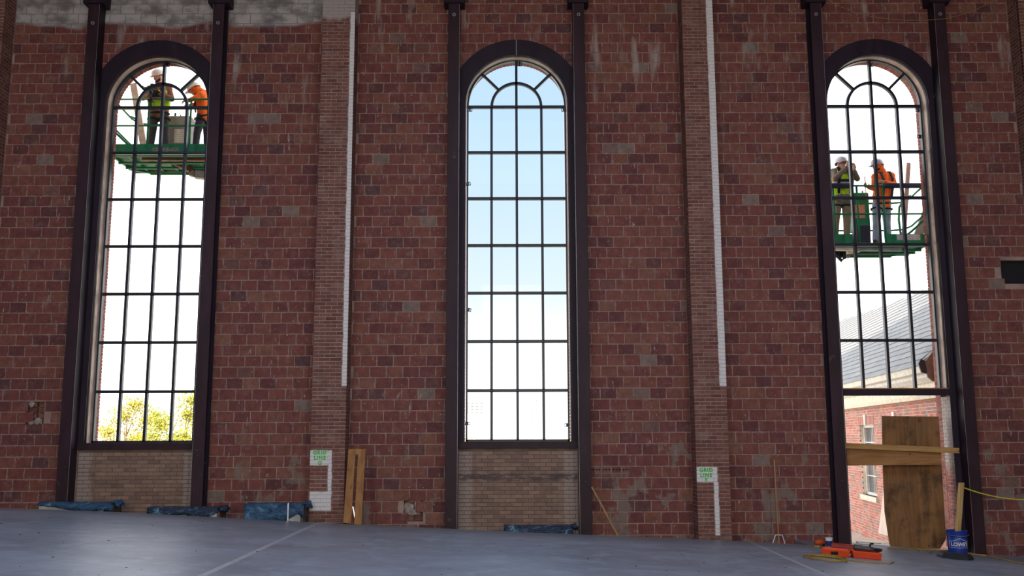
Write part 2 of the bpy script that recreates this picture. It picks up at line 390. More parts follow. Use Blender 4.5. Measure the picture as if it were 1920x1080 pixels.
# ------------------------------------------------------------------ floor
def floor_material():
    k = NT('concrete_slab'); P, x, y, z = k.pos()
    n1 = k.noise(k.scaled(P, (0.5, 1.2, 1)), 0.9, 6, 0.6); n2 = k.noise(k.scaled(P, (1, 3, 1)), 3.0, 6, 0.65)
    col = k.mix(k.step(n1, 0.3, 0.7), (0.265, 0.27, 0.305), (0.35, 0.36, 0.41))
    col = k.mix(k.math('MULTIPLY', k.step(n2, 0.45, 0.75), 0.45), col, (0.40, 0.41, 0.46))
    col = k.mix(k.math('MULTIPLY', k.step(k.noise(P, 1.1, 5), 0.58, 0.72), 0.25), col, (0.22, 0.17, 0.15))
    for gx in (-3.42, 3.93):     # painted grid lines
        w = k.math('ABSOLUTE', k.math('SUBTRACT', x, gx))
        lm = k.math('MULTIPLY', k.step(w, 0.045, 0.03), k.step(k.noise(P, 6, 3), 0.25, 0.45))
        col = k.mix(k.math('MULTIPLY', lm, 0.7), col, (0.60, 0.59, 0.60))
    mot = k.noise(P, 2.4, 7, 0.7, 0.5); col = k.mix(k.math('MULTIPLY', k.step(mot, 0.46, 0.66), 0.5), col, (0.47, 0.49, 0.56))
    col = k.mix(k.math('MULTIPLY', k.step(k.noise(P, 5.5, 6, 0.7), 0.55, 0.72), 0.4), col, (0.20, 0.195, 0.21))
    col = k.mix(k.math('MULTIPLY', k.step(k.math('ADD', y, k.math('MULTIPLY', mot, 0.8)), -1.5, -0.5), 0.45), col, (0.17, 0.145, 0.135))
    spk = k.noise(P, 38, 2); col = k.mix(k.math('MULTIPLY', k.step(spk, 0.75, 0.78), 0.6), col, (0.12, 0.11, 0.11))
    return k.done(col, k.math('ADD', 0.30, k.math('MULTIPLY', n2, 0.3)), 0, k.noise(P, 9, 6), 0.12, 0.01, spec=0.45)
M['floor'] = floor_material()
def build_floor():
    m = MB(); xs = sorted(set([*FX, STEP_X])); xs = [x for x in xs]
    for a, b in zip(xs[:-1], xs[1:]):
        yb = SLAB_Y if b <= STEP_X+1e-6 else 0.0
        za, zb = zf(a), zf(b)
        m.add([(a, -24, za), (b, -24, zb), (b, yb, zb), (a, yb, za), (a, -24, za-0.5), (b, -24, zb-0.5), (b, yb, zb-0.5), (a, yb, za-0.5)],
              [(0, 1, 2, 3), (7, 6, 5, 4), (3, 2, 6, 7), (0, 4, 5, 1), (0, 3, 7, 4), (1, 5, 6, 2)])
    m.build('floor', M['floor'], kind='structure')
    m = MB(); xs = [x for x in FX if x < STEP_X]+[STEP_X]
    for a, b in zip(xs[:-1], xs[1:]):
        m.prism([(a, SLAB_Y, zf(a)-0.26), (b, SLAB_Y, zf(b)-0.26), (b, 0.0, zf(b)-0.26), (a, 0.0, zf(a)-0.26)], (0, 0, -0.2))
    m.build('floor', M['floor'], kind='structure')
    m = MB(); x0, x1 = WX[2]-1.1, WX[2]+1.1      # threshold of the doorway
    m.prism([(x0, 0, zf(x0)), (x1, 0, zf(x1)), (x1, T, zf(x1)-0.02), (x0, T, zf(x0)-0.02)], (0, 0, -0.4))
    m.build('floor', M['floor'], kind='structure')
build_floor()

# ------------------------------------------------------------------ north wall
def arc_z(x, cx, r=ARC_R):
    d = r*r-(x-cx)**2
    return ARC_Z+math.sqrt(d) if d > 0 else None
def half_wall(x0, x1, wi, side):
    """one half bay: from a pillar to the axis of window wi. side -1 lies before the axis, +1 after it"""
    cx = WX[wi]; hw = 1.08; root_x = (x0+x1)/2
    m = MB(); bk = 0.009
    jx = cx-hw if side < 0 else cx+hw
    a, b = (x0, jx) if side < 0 else (jx, x1)
    zb = -2.9
    hole = next((h for h in HOLES if a < (h[0]+min(h[1], b))/2 < b), None)
    if hole:
        ha, hb, hz0, hz1 = max(a, hole[0]), min(b, hole[1]), hole[2], hole[3]
        for lo, hi in (((a, bk, zb), (ha, T, TOPZ)), ((hb, bk, zb), (b, T, TOPZ)), ((ha, bk, zb), (hb, T, hz0)), ((ha, bk, hz1), (hb, T, TOPZ)), ((ha, 0.14, hz0), (hb, T, hz1))):
            if hi[0]-lo[0] > 1e-4: m.box(lo, hi)
    else: m.box((a, bk, zb), (b, T, TOPZ))
    # over the arch: strips
    xs = np.linspace(cx-hw if side < 0 else cx, cx if side < 0 else cx+hw, 13)
    for p, q in zip(xs[:-1], xs[1:]):
        m.prism([(p, bk, arc_z(p, cx) or ARC_Z), (q, bk, arc_z(q, cx) or ARC_Z), (q, bk, TOPZ), (p, bk, TOPZ)], (0, T-bk, 0))
    o = m.build('wall_north', M['mortar'], kind='structure', loc=(root_x, 0, 3))
    items = []
    c0 = int(math.floor((CZ-(-2.7))/CO)); rowmin = -int((TOPZ-CZ)/CO)
    for r in range(rowmin, c0):
        zt = CZ-r*CO; z0, z1 = zt-CO, min(zt, TOPZ)
        off = (r % 2)*TW*0.5+((r*37) % 11-5)*0.006
        n0 = int(math.floor((x0-off)/TW))-1; xx = n0*TW+off
        while xx < x1:
            xa, xb = xx, xx+TW; xx += TW
            mid = (xa+xb)/2
            xa, xb = max(xa, x0), min(xb, x1)
            # tiles over the window axis belong whole to the half before it
            if side < 0 and cx-TW < mid and xb >= x1-1e-6 and zt > ARC_Z+0.8: xb = min(mid+TW/2, cx+TW)
            if side > 0 and xa <= x0+1e-6 and zt > ARC_Z+0.8:
                if mid <= cx+TW*0.5: continue
                xa = mid-TW/2
            j = 0.0075; xa += j; xb -= j
            za, zc = z0+0.008, z1-0.008
            if xb-xa < 0.035: continue
            if zt < zlow((xa+xb)/2)-0.25: continue
            if any(h[0] < mid < h[1] and h[2] < (z0+z1)/2 < h[3] for h in HOLES): continue
            y = -random.random()*0.004
            poly = None
            inner = 0.97 if side < 0 else 0.97
            ja = 1.115
            if z0 < ARC_Z:
                lim = cx-ja if side < 0 else cx+ja
                if z1 <= ARC_Z or True:
                    if side < 0: xb = min(xb, lim)
                    else: xa = max(xa, lim)
                if xb-xa < 0.035: continue
            elif z0 < ARC_Z+ARC_R+0.05 and abs(mid-cx) < ARC_R+TW:
                R = ARC_R+0.02; ss = np.linspace(xa, xb, 9); bot = []
                for s_ in ss:
                    az = arc_z(s_, cx, R); az = az if az else -99
                    bot.append((s_, max(za, az)))
                if min(b_ for _, b_ in bot) >= zc-0.01: continue
                if max(b_ for _, b_ in bot) > za+1e-6:
                    bot = [(s_, b_) for s_, b_ in bot if b_ < zc-0.004]
                    if len(bot) < 2: continue
                    poly = bot+[(bot[-1][0], zc), (bot[0][0], zc)]
            px, pz = (xa+xb)/2, (za+zc)/2
            size = (xb-xa)*(zc-za)/(((px-CX)**2+D*D+pz*pz))
            if pz > 8.55 or abs(px) > 9.9: size *= 0.01
            items.append((px, pz, xb-xa, zc-za, y, poly, size))
    lay(o, items, M['tile'], M['tile_joined'], 300, depth=0.07)
    return o
h1 = (at(52, 753, 0).x, at(80, 753, 0).x); h2 = (at(759, 955, 0).x, at(791, 955, 0).x)
HOLES = [(h1[0]-0.02, h1[1]+0.04, at(60, 796).z, at(60, 753).z), (h2[0]-0.02, h2[1]+0.02, at(770, 978).z, at(770, 934).z),
         (9.05, 12, at(1910, 532).z, at(1910, 488).z), (at(1109, 885).x, at(1184, 885).x, CZ-42*CO+0.004, CZ-41*CO-0.004)]
edges = [(PILS[0][1], WX[0]), (WX[0], PILS[1][0]), (PILS[1][1], WX[1]), (WX[1], PILS[2][0]), (PILS[2][1], WX[2]), (WX[2], PILS[3][0])]
WALLS = [half_wall(a, b, i//2, -1 if i % 2 == 0 else 1) for i, (a, b) in enumerate(edges)]

# rough filling of the two small niches
def niche_filling(wall, h, small_rows, lumps):
    mm = brick_material('niche_brick', False, ST_PIL); J = []
    for r in range(small_rows):
        zc = h[2]+(r+0.5)*(h[3]-h[2])/small_rows
        for q in range(2):
            w = (h[1]-h[0])/2*(0.82 if q else 0.7); J.append((h[0]+(0.27+0.46*q)*(h[1]-h[0])+0.02, zc, w, (h[3]-h[2])/small_rows-0.015, 0.05+0.03*random.random(), None, 1))
    lay(wall, J, mm, mm, 300, depth=0.09)
    m = MB(); rnd = random.Random(3)
    for px, pz, sx, sz, dy in lumps:
        bm = bmesh.new(); bmesh.ops.create_icosphere(bm, subdivisions=2, radius=1)
        for v in bm.verts:
            q = 1+rnd.uniform(-0.25, 0.25); v.co = Vector((px+v.co.x*sx*q, dy+v.co.y*0.05*q, pz+v.co.z*sz*q))
        bm.verts.index_update(); m.add([v.co for v in bm.verts], [[v.index for v in f.verts] for f in bm.faces]); bm.free()
    part(m, 'mortar_lump', simple('lump_mortar', (168, 150, 138), 0.9, 0, 0.35, 9, 0.3), wall, kind='stuff')
h = HOLES[0]; niche_filling(WALLS[0], h, 4, [(h[0]+0.09, h[3]-0.05, 0.05, 0.06, 0.03), (h[1]-0.1, h[2]+0.05, 0.07, 0.06, 0.02), (h[0]+0.12, h[2]+0.03, 0.07, 0.04, 0.03)])
h = HOLES[1]; niche_filling(WALLS[2], h, 1, [(h[0]+0.08, h[2]+0.24, 0.09, 0.1, 0.06), (h[1]-0.09, h[2]+0.27, 0.08, 0.09, 0.06), ((h[0]+h[1])/2, h[2]+0.15, 0.13, 0.05, 0.06), ((h[0]+h[1])/2, h[3]-0.03, 0.1, 0.05, 0.06)])

# a short row of small bricks with round vent holes
def vent_bricks(wall, h):
    mm = brick_material('vent_brick', False, ST_PIL); n = 4; w = (h[1]-h[0])/n; its = []; zm = (h[2]+h[3])/2; hh = (h[3]-h[2])/2
    for i in range(n):
        x = h[0]+(i+0.5)*w; its += [(x, zm+hh*0.42, w-0.014, hh*1.1, 0.0, None, 1), (x+w*0.03, zm-hh*0.62, w-0.014, hh*0.66, 0.0, None, 1)]
        for q in (-0.05, 0, 0.05): m = MB(); m.lathe([(0.001, -0.0012), (0.016, -0.0012), (0.016, 0.004)], (x+q, 0.0, zm+hh*0.42), 10, 'Y'); part(m, 'vent_hole', M_VENT, wall)
    lay(wall, its, mm, mm, 300, depth=0.13, ch=0.003)
    m = MB(); m.box((h[0], 0.010, h[2]-0.004), (h[1], 0.139, h[3]+0.004)); part(m, 'mortar_bed', M['mortar'], wall)
M_VENT = simple('vent_dark', (24, 20, 22), 0.9)
vent_bricks(WALLS[3], HOLES[3])

# ------------------------------------------------------------------ brick pillars
def px_rect(x0, x1, y0, y1, Y=PY):
    a = at(x0, (y0+y1)/2, Y); b = at(x1, (y0+y1)/2, Y); return (a.x, b.x, at((x0+x1)/2, y1, Y).z, at((x0+x1)/2, y0, Y).z)
RECTS = {1: [(PILS[1][1]-0.085, PILS[1][1]+0.02, 0.90, 7.98), px_rect(580.5, 622.5, 844, 872.5), px_rect(614.5, 621.5, 870, 925), px_rect(580, 621, 922, 958)],
         2: [(PILS[2][1]-0.125, PILS[2][1]+0.02, 0.88, 8.33), px_rect(1306.5, 1345, 876, 904), px_rect(1340, 1348.5, 903, 1004)]}
TALLP = []
def pillar(i):
    x0, x1 = PILS[i]; rects = RECTS.get(i); nm = 'pillar_%d' % i
    mats = [brick_material(nm+'_brick'+s_, j, ST_PIL, rects, wash=(i == 1), dirt=(0.33, 0.24, 0.19), dirt_amt=0.45) for j, s_ in ((False, ''), (True, '_joined'))]
    mort = mortar_material(nm+'_mortar', (186, 154, 138), rects)
    m = MB(); xc = (x0+x1)/2; zb = -2.9
    m.box((x0+0.006, PY+0.006, zb), (x1-0.006, 0.3, TOPZ))
    o = m.build('brick_pillar', mort, kind='structure', loc=(xc, -0.2, 3))
    h = CO/3; n = int((TOPZ-zb)/h); front, side = [], []
    for r in range(n):
        zc = CZ-(r-int((TOPZ-CZ)/h)+0.5)*h
        if zc < zlow(xc)-0.08: break
        W = x1-x0
        cuts = [0, 0.335, 0.67, 1.0] if r % 2 == 0 else [0, 0.165, 0.5, 0.835, 1.0]
        for a, b in zip(cuts[:-1], cuts[1:]):
            xa, xb = x0+a*W+(0.004 if a else 0), x0+b*W-(0.004 if b < 1 else 0)
            px = (xa+xb)/2; s_ = (xb-xa)/(((px-CX)**2+D*D+zc*zc))*(0.01 if i in (0, 3) or zc > 8.5 else 1)
            front.append((px, zc, xb-xa, h-0.011, PY-random.random()*0.004, None, s_))
        cs = [0, 0.5, 1.0] if r % 2 else [0, 0.25, 0.75, 1.0]
        for a, b in zip(cs[:-1], cs[1:]):
            ya, yb = PY+a*(-PY)+0.012*(a == 0), PY+b*(-PY)-0.01
            side.append(((ya+yb)/2, zc, yb-ya-0.006, h-0.011, 0, None, s_*0.3))
    lay(o, front, mats[0], mats[1], 300, depth=0.05, ch=0.003)
    for sgn, xf in ((1, x1), (-1, x0)):     # returns of the pillar
        fr = Matrix(((0, -sgn, 0, xf), (sgn, 0, 0, 0), (0, 0, 1, 0), (0, 0, 0, 1)))
        its = [(sgn*t[0], *t[1:]) for t in side]
        lay(o, its, mats[0], mats[1], 0, frame=fr, depth=0.05, ch=0.003)
    return o
PIL = [pillar(i) for i in range(4)]

# stencilled writing on the two middle pillars
M['green'] = simple('green_stencil_paint', (30, 205, 60), 0.7)
def text_mesh(body, size, depth=0.002, spacing=1.0, bold=0.0):
    c = bpy.data.curves.new('lettering', 'FONT'); c.body = body; c.size = size; c.extrude = depth/2; c.align_x = 'CENTER'; c.align_y = 'CENTER'
    c.space_character = spacing; c.offset = bold; c.resolution_u = 3
    o = bpy.data.objects.new('lettering', c); COL.objects.link(o)
    me = bpy.data.meshes.new_from_object(o.evaluated_get(bpy.context.evaluated_depsgraph_get()))
    bpy.data.objects.remove(o); return me
WALLFACE = Matrix(((1, 0, 0, 0), (0, 0, -1, 0), (0, 1, 0, 0), (0, 0, 0, 1)))   # text plane turned upright, facing -y
def stencil(parent, rows):
    for body, px, py, size in rows:
        p = at(px, py, PY-0.007); me = text_mesh(body, size, 0.003, 1.25, 0.004*size/0.1)
        # stencil bridges: a slim cut through each letter
        bm = bmesh.new(); bm.from_mesh(me)
        for k in (-0.06,):
            bmesh.ops.bisect_plane(bm, geom=bm.verts[:]+bm.edges[:]+bm.faces[:], plane_co=(0, k*size-0.003, 0), plane_no=(0, 1, 0))
            bmesh.ops.bisect_plane(bm, geom=bm.verts[:]+bm.edges[:]+bm.faces[:], plane_co=(0, k*size+0.003, 0), plane_no=(0, 1, 0))
        dead = [f for f in bm.faces if abs(f.calc_center_median().y-k*size) < 0.003]
        bmesh.ops.delete(bm, geom=dead, context='FACES'); bm.to_mesh(me); bm.free()
        me.materials.append(M['green']); me.transform(WALLFACE); me.transform(Matrix.Translation(p-world_loc(parent)))
        link('lettering', me, parent)
stencil(PIL[1], [('GRID', 599.5, 848.8, 0.088), ('LINE', 599.5, 858.5, 0.088), ('G', 599.3, 868.6, 0.088)])
stencil(PIL[2], [('GRID', 1323.8, 881.5, 0.088), ('LINE', 1324, 891, 0.088), ('F', 1324, 900.5, 0.088)])

# ------------------------------------------------------------------ infill under the windows
def infill(wi):
    cx = WX[wi]; x0, x1 = cx-1.08, cx+1.08; zt = RZ0-7*DZ-0.10; zb = -2.3; Y = 0.05
    m = MB(); m.box((x0, Y+0.008, zb), (x1, T, zt))
    k = NT('infill_mortar_%d' % wi); P, x, y, z = k.pos()
    mo = k.done(k.mix(k.step(k.noise(P, 4, 5), 0.3, 0.7), (0.15, 0.10, 0.075), (0.24, 0.165, 0.125)), 0.9)
    def mat_(j):
        k = NT('buff_brick_%d' % wi); P, x, y, z = k.pos()
        rnd = k.n('ObjectInfo').outputs['Random']; g = k.noise(P, 12, 5, 0.6)
        col = k.mix(k.step(g, 0.2, 0.8), k.mix(1.0, k.ramp(rnd, ST_BUFF), (0.8,)*3, 'MULTIPLY'), k.mix(1.0, k.ramp(rnd, ST_BUFF), (1.15,)*3, 'MULTIPLY'))
        # plaster left along both sides, and (middle window) a tarry band
        wob = k.math('MULTIPLY', k.math('SUBTRACT', k.noise(k.scaled(P, (2, 1, 0.6)), 4, 5), 0.5), 0.16)
        dx = k.math('ADD', k.math('ABSOLUTE', k.math('SUBTRACT', x, cx)), wob)
        col = k.mix(k.math('MULTIPLY', k.step(dx, 0.80, 0.87), 0.92), col, (0.37, 0.28, 0.225))
        if wi == 1:
            bz = k.math('ABSOLUTE', k.math('SUBTRACT', z, -0.735)); tar = k.math('MULTIPLY', k.step(bz, 0.11, 0.03), k.step(k.noise(k.scaled(P, (1.2, 1, 3)), 4, 6, 0.7), 0.40, 0.54))
            col = k.mix(k.math('MULTIPLY', tar, 0.8), col, (0.055, 0.045, 0.05))
        return k.done(col, 0.75, 0, g, 0.2, 0.006)
    o = m.build('infill_wall', mo, kind='structure', loc=(cx, 0.1, -1))
    bmx = mat_(0); h = 0.0705; items = []; r = 0; zz = zt-0.09
    while zz > zlow(cx-1)-0.35 and zz > zb+0.05:
        xx = x0-(0.105 if r % 2 else 0)
        while xx < x1:
            a, b = max(xx, x0)+0.004, min(xx+0.211, x1)-0.004
            if b-a > 0.03: items.append(((a+b)/2, zz-h/2, b-a, h-0.009, Y-random.random()*0.003, None, 1/(1+abs(zz))))
            xx += 0.211
        zz -= h; r += 1
    lay(o, items, bmx, bmx, 300, depth=0.04, ch=0.003)
infill(0); infill(1)

# ------------------------------------------------------------------ steel columns
COL_LAB = {(0, -1): 'maroon steel column at the treetop window, next to the wall with the small dark niche',
           (0, 1): 'maroon steel column at the treetop window, nearer the slotted plywood board',
           (1, -1): 'maroon primed steel column at the middle window, on the side of the slotted plywood board',
           (1, 1): 'maroon primed steel column at the middle window with a thin wooden stick leaning at it',
           (2, -1): 'maroon primed steel column beside the doorway, behind the orange tool case',
           (2, 1): 'maroon primed steel column beside the doorway, behind the blue bucket'}
def column(wi, sd):
    cx = WX[wi]; a, b = sorted((cx+sd*1.084, cx+sd*1.300)); y0, y1 = -0.285, -0.005; xm = (a+b)/2
    zb = zlow(xm) if wi < 2 else zf(xm); zb -= 0.02
    r = thing('steel_column', COL_LAB[(wi, sd)], 'column', (xm, -0.15, zb))
    def box(n, lo, hi, mat=M['steel'], bv=0.003):
        m = MB(); m.box(lo, hi); o = part(m, n, mat, r); bevel(o, bv, 1); return o
    box('front_flange', (a, y0, zb+0.02), (b, y0+0.016, 8.95))
    box('rear_flange', (a, y1-0.016, zb+0.02), (b, y1, 8.95), M['steel_dark'])
    # the web plates that close the column on the window side
    box('web', (xm-0.006, y0+0.016, zb+0.02), (xm+0.006, y1-0.016, 8.95), M['steel_dark'])
    inn = a if sd > 0 else b-0.008
    box('side_plate', (inn, y0+0.016, zb+0.02), (inn+0.008, y1-0.016, 8.95), M['steel_dark'])
    xe = (a, a+0.004) if sd > 0 else (b-0.004, b)
    box('flange_edge', (xe[0], y0-0.0015, zb+0.02), (xe[1], y0+0.001, 8.95), M['bright'], 0.0005)
    # base plate and the bracket at the head
    box('base_plate', (a-0.03, y0-0.03, zb), (b+0.03, y1, zb+0.02), M['steel_dark'])
    zt = at(855, 4, -0.3).z
    box('head_bracket', (a-0.09, y0-0.05, zt-0.02), (b+0.09, y1, zt+0.22), M['steel_dark'])
    box('head_seat', (a-0.16, y0-0.02, zt+0.24), (b+0.16, y1, zt+0.30), M['steel_dark'])
    # erection lug hole
    m = MB(); m.lathe([(0.02, 0.0), (0.032, 0.0), (0.032, -0.012), (0.02, -0.012)], (xm, y0-0.0005, 7.98 if wi else 7.82), 12, 'Y'); part(m, 'lug_ring', M['bright'], r)
    return r
for wi in range(3):
    for sd in (-1, 1): column(wi, sd)

# ------------------------------------------------------------------ steel arch surrounds, reveals, sills
def arc_pts(cx, cz, r, n=32, a0=0.0, a1=PI): return [(cx+r*math.cos(a0+(a1-a0)*i/n), cz+r*math.sin(a0+(a1-a0)*i/n)) for i in range(n+1)]
def arch_band(m, cx, cz, r0, r1, y0, y1, n=32, zb=None):
    """flat ring between two radii, y0..y1, half circle; straight legs down to zb"""
    A = arc_pts(cx, cz, r0, n); B = arc_pts(cx, cz, r1, n)
    if zb is not None:
        A = [(cx+r0, zb)]+A+[(cx-r0, zb)]; B = [(cx+r1, zb)]+B+[(cx-r1, zb)]
    vs = []; fs = []
    for (ax, az), (bx, bz) in zip(A, B): vs += [(ax, y0, az), (bx, y0, bz), (bx, y1, bz), (ax, y1, az)]
    k = len(A)
    for i in range(k-1):
        p, q = 4*i, 4*i+4; fs += [(p, p+1, q+1, q), (p+1, p+2, q+2, q+1), (p+2, p+3, q+3, q+2), (p+3, p, q, q+3)]
    fs += [(0, 3, 2, 1), (4*k-4, 4*k-3, 4*k-2, 4*k-1)]
    return m.add(vs, fs)
def bolt_heads(cx, zs, xs, y): 
    m = MB()
    for x in xs:
        for z in zs: m.lathe([(0.001, -0.012), (0.014, -0.012), (0.016, 0.0)], (x, y, z), 6, 'Y')
    return m
def surround(wi):
    cx = WX[wi]; nrow = 7 if wi < 2 else 6; zs = RZ0-nrow*DZ
    root = bpy.data.objects.new('trim_%d' % (wi+1), None); COL.objects.link(root); root['kind'] = 'structure'; root.location = (cx, 0, zs)
    sill_z = -0.094 if wi < 2 else 0.832
    zb = sill_z-0.12 if wi < 2 else (zf(cx))
    m = MB(); arch_band(m, cx, ARC_Z, 0.975, 1.29, -0.012, 0.004, 40); part(m, 'arch_plate', M['steel_dark'], root)
    m = MB(); m.box((cx-0.005, -0.018, ARC_Z+0.97), (cx+0.005, -0.011, ARC_Z+1.29)); part(m, 'weld_seam', M['bright'] if wi == 1 else M['steel'], root)
    for sd in (-1, 1):
        a, b = sorted((cx+sd*0.975, cx+sd*1.10)); m = MB(); m.box((a, -0.012, zb), (b, 0.004, ARC_Z)); part(m, 'jamb_plate', M['steel_dark'], root)
    # reveal: dark steel lip, then the pale liner with its slots
    zr = sill_z if wi < 2 else zs-0.05
    m = MB(); arch_band(m, cx, ARC_Z, 0.975, 0.987, 0.004, 0.10, 40, zr); part(m, 'steel_lip', M['steel'], root, True)
    m = MB(); arch_band(m, cx, ARC_Z, 0.984, 1.0, 0.10, 0.40, 40, zr); part(m, 'reveal_liner', M['reveal'], root)
    m = MB()
    for sd in (-1, 1):
        for i in range(18):
            z = zr+0.28+i*0.36
            if z > ARC_Z: break
            x = cx+sd*0.9835; m.add([(x, 0.165+0.018*math.cos(t*PI/4), z+0.05*math.sin(t*PI/4)) for t in range(8)], [tuple(range(8))])
    part(m, 'slot_light', M['bright'], root, kind='stuff')  # bright ovals stand in for light showing through the liner's slots
    # sill or header channel
    m = MB(); zt = sill_z; h = 0.115
    m.box((cx-1.084, -0.02, zt-h), (cx+1.084, -0.008, zt)); m.box((cx-1.0, -0.008, zt-0.012), (cx+1.0, 0.30, zt)); m.box((cx-1.084, -0.008, zt-h), (cx+1.084, 0.05, zt-h+0.012))
    o = part(m, 'sill_channel', M['steel'] if wi < 2 else M['steel_dark'], root)
    if wi == 2:
        m = MB(); m.box((cx-0.97, 0.02, zt+0.001), (cx+0.985, 0.34, zt+0.025)); part(m, 'header_board', M['ply_x'], root)
    return root
for wi in range(3): surround(wi)

# ------------------------------------------------------------------ windows
def window(wi):
    cx = WX[wi]; nrow = 7 if wi < 2 else 6; zb = RZ0-nrow*DZ; Y0, Y1 = 0.27, 0.335
    root = bpy.data.objects.new('window_%d' % (wi+1), None); COL.objects.link(root); root['kind'] = 'structure'; root.location = (cx, 0.3, zb)
    m = MB(); arch_band(m, cx, RZ0, 0.930, 0.962, Y0, Y1+0.03, 40, zb-0.02); part(m, 'frame', M['frame'], root)
    m = MB(); m.box((cx-0.962, Y0, zb-0.024), (cx+0.962, Y1+0.03, zb+0.018)); part(m, 'bottom_rail', M['frame'], root)
    for i in range(nrow):
        m = MB(); z = RZ0-i*DZ; m.box((cx-0.931, Y0, z-0.027), (cx+0.931, Y1, z+0.027)); m.box((cx-0.931, Y0-0.012, z-0.012), (cx+0.931, Y0, z+0.012)); part(m, 'glazing_rail', M['frame'], root)
    for x in (-0.484, 0, 0.484):
        m = MB(); zt = RZ0+0.93 if x == 0 else RZ0
        m.box((cx+x-0.024, Y0, zb), (cx+x+0.024, Y1+0.015, zt)); part(m, 'mullion', M['frame'], root)
    m = MB(); arch_band(m, cx, RZ0, 0.455, 0.507, Y0, Y1, 28); part(m, 'arch_bar', M['frame'], root)
    for sd in (-1, 1):
        a = math.radians(45); c, s = math.cos(a)*sd, math.sin(a)
        m = MB(); m.bar((cx+c*0.50, (Y0+Y1)/2, RZ0+s*0.50), (cx+c*0.935, (Y0+Y1)/2, RZ0+s*0.935), Y1-Y0, 0.05, (s, 0, -c)); part(m, 'spoke', M['frame'], root)
    if wi == 1:     # the middle window is glazed
        gx = [-0.93, -0.484, 0, 0.484, 0.93]
        for i in range(nrow):
            for a, b in zip(gx[:-1], gx[1:]):
                m = MB(); z1 = RZ0-i*DZ-0.027; z0 = RZ0-(i+1)*DZ+0.027; m.box((cx+a+0.02, 0.30, z0), (cx+b-0.02, 0.306, z1)); part(m, 'pane', M['glass'], root)
        for q in range(4):
            m = MB(); a0, a1 = q*PI/4, (q+1)*PI/4
            A = arc_pts(cx, RZ0, 0.505, 8, a0, a1); B = arc_pts(cx, RZ0, 0.932, 8, a0, a1)
            m.prism([(x, 0.30, z) for x, z in A]+[(x, 0.30, z) for x, z in reversed(B)], (0, 0.006, 0)); part(m, 'pane', M['glass'], root)
        for q in range(2):
            m = MB(); A = arc_pts(cx, RZ0, 0.457, 12, q*PI/2, (q+1)*PI/2); m.prism([(x, 0.30, z) for x, z in A]+[(cx, 0.30, RZ0)], (0, 0.006, 0)); part(m, 'pane', M['glass'], root)
    # fixing clips at the frame
    clips = [(-1, 1, 0.98), (1, 1, 0.98)] if wi else [(-1, 1, 0.98)]
    pts = {1: [(878, 345, 12), (879, 581, -15), (877, 794, 0), (1063, 797, 0), (881, 206, 0), (1057, 206, 0), (974, 121, 0)], 0: [(314, 122, 0), (1, 1, 0)], 2: [(1633, 122, 0), (1721, 207, 0), (1724, 256, 0)]}[wi]
    for px, py, tilt in pts:
        if px < 5: continue
        p = at(px, py, 0.36); m = MB(); c, s = math.cos(math.radians(tilt)), math.sin(math.radians(tilt))
        for dx, dz, w, h in ((0, 0.028, 0.09, 0.012), (0, -0.028, 0.09, 0.012), (-0.04, 0, 0.012, 0.06), (0.04, 0, 0.012, 0.06), (0.0, 0, 0.03, 0.05)):
            q = Vector((p.x+dx*c-dz*s, p.y, p.z+dx*s+dz*c)); m.bar(q-Vector((c, 0, s))*w/2, q+Vector((c, 0, s))*w/2, 0.012, h)
        part(m, 'clip', M['frame'], root)
    return root
for wi in range(3): window(wi)

# outer brick leaf seen past the frames: soldier ring and jambs
def outer_leaf(wi):
    cx = WX[wi]; wall = WALLS[2*wi]; pw = world_loc(wall)
    mb_ = brick_material('arch_brick_%d' % wi, False, ST_JAMB); mj = brick_material('arch_brick_joined_%d' % wi, True, ST_JAMB)
    mo = mortar_material('arch_mortar_%d' % wi, (190, 165, 150))
    zb = (RZ0-7*DZ-0.10) if wi < 2 else zf(cx)-0.05
    m = MB(); arch_band(m, cx, ARC_Z+0.02, 0.992, 1.10, 0.41, T-0.002, 40, zb); part(m, 'arch_bed', mo, wall)
    n = 46
    for i in range(n):
        a0 = PI*(i+0.06)/n; a1 = PI*(i+0.94)/n; q = MB()
        q.prism([(cx+r*math.cos(a), T+0.004, ARC_Z+0.02+r*math.sin(a)) for r, a in ((0.984, a0), (1.09, a0), (1.09, a1), (0.984, a1))], (0, -(T-0.40), 0)); part(q, 'brick', mb_, wall)
    h = CO/3; items = []; q = MB(); k = 0; z = ARC_Z
    while z > zb+h*0.5:
        for sd in (-1, 1):
            for ya, yb in (((0.40, 0.5), (0.508, T+0.004)) if k % 2 else ((0.40, T+0.004),)):
                a, b = sorted((cx+sd*0.984, cx+sd*1.06)); q.box((a, ya, z-h+0.005), (b, yb, z-0.005))
        z -= h; k += 1
    part(q, 'bricks', mj, wall, kind='stuff')
for wi in range(3): outer_leaf(wi)
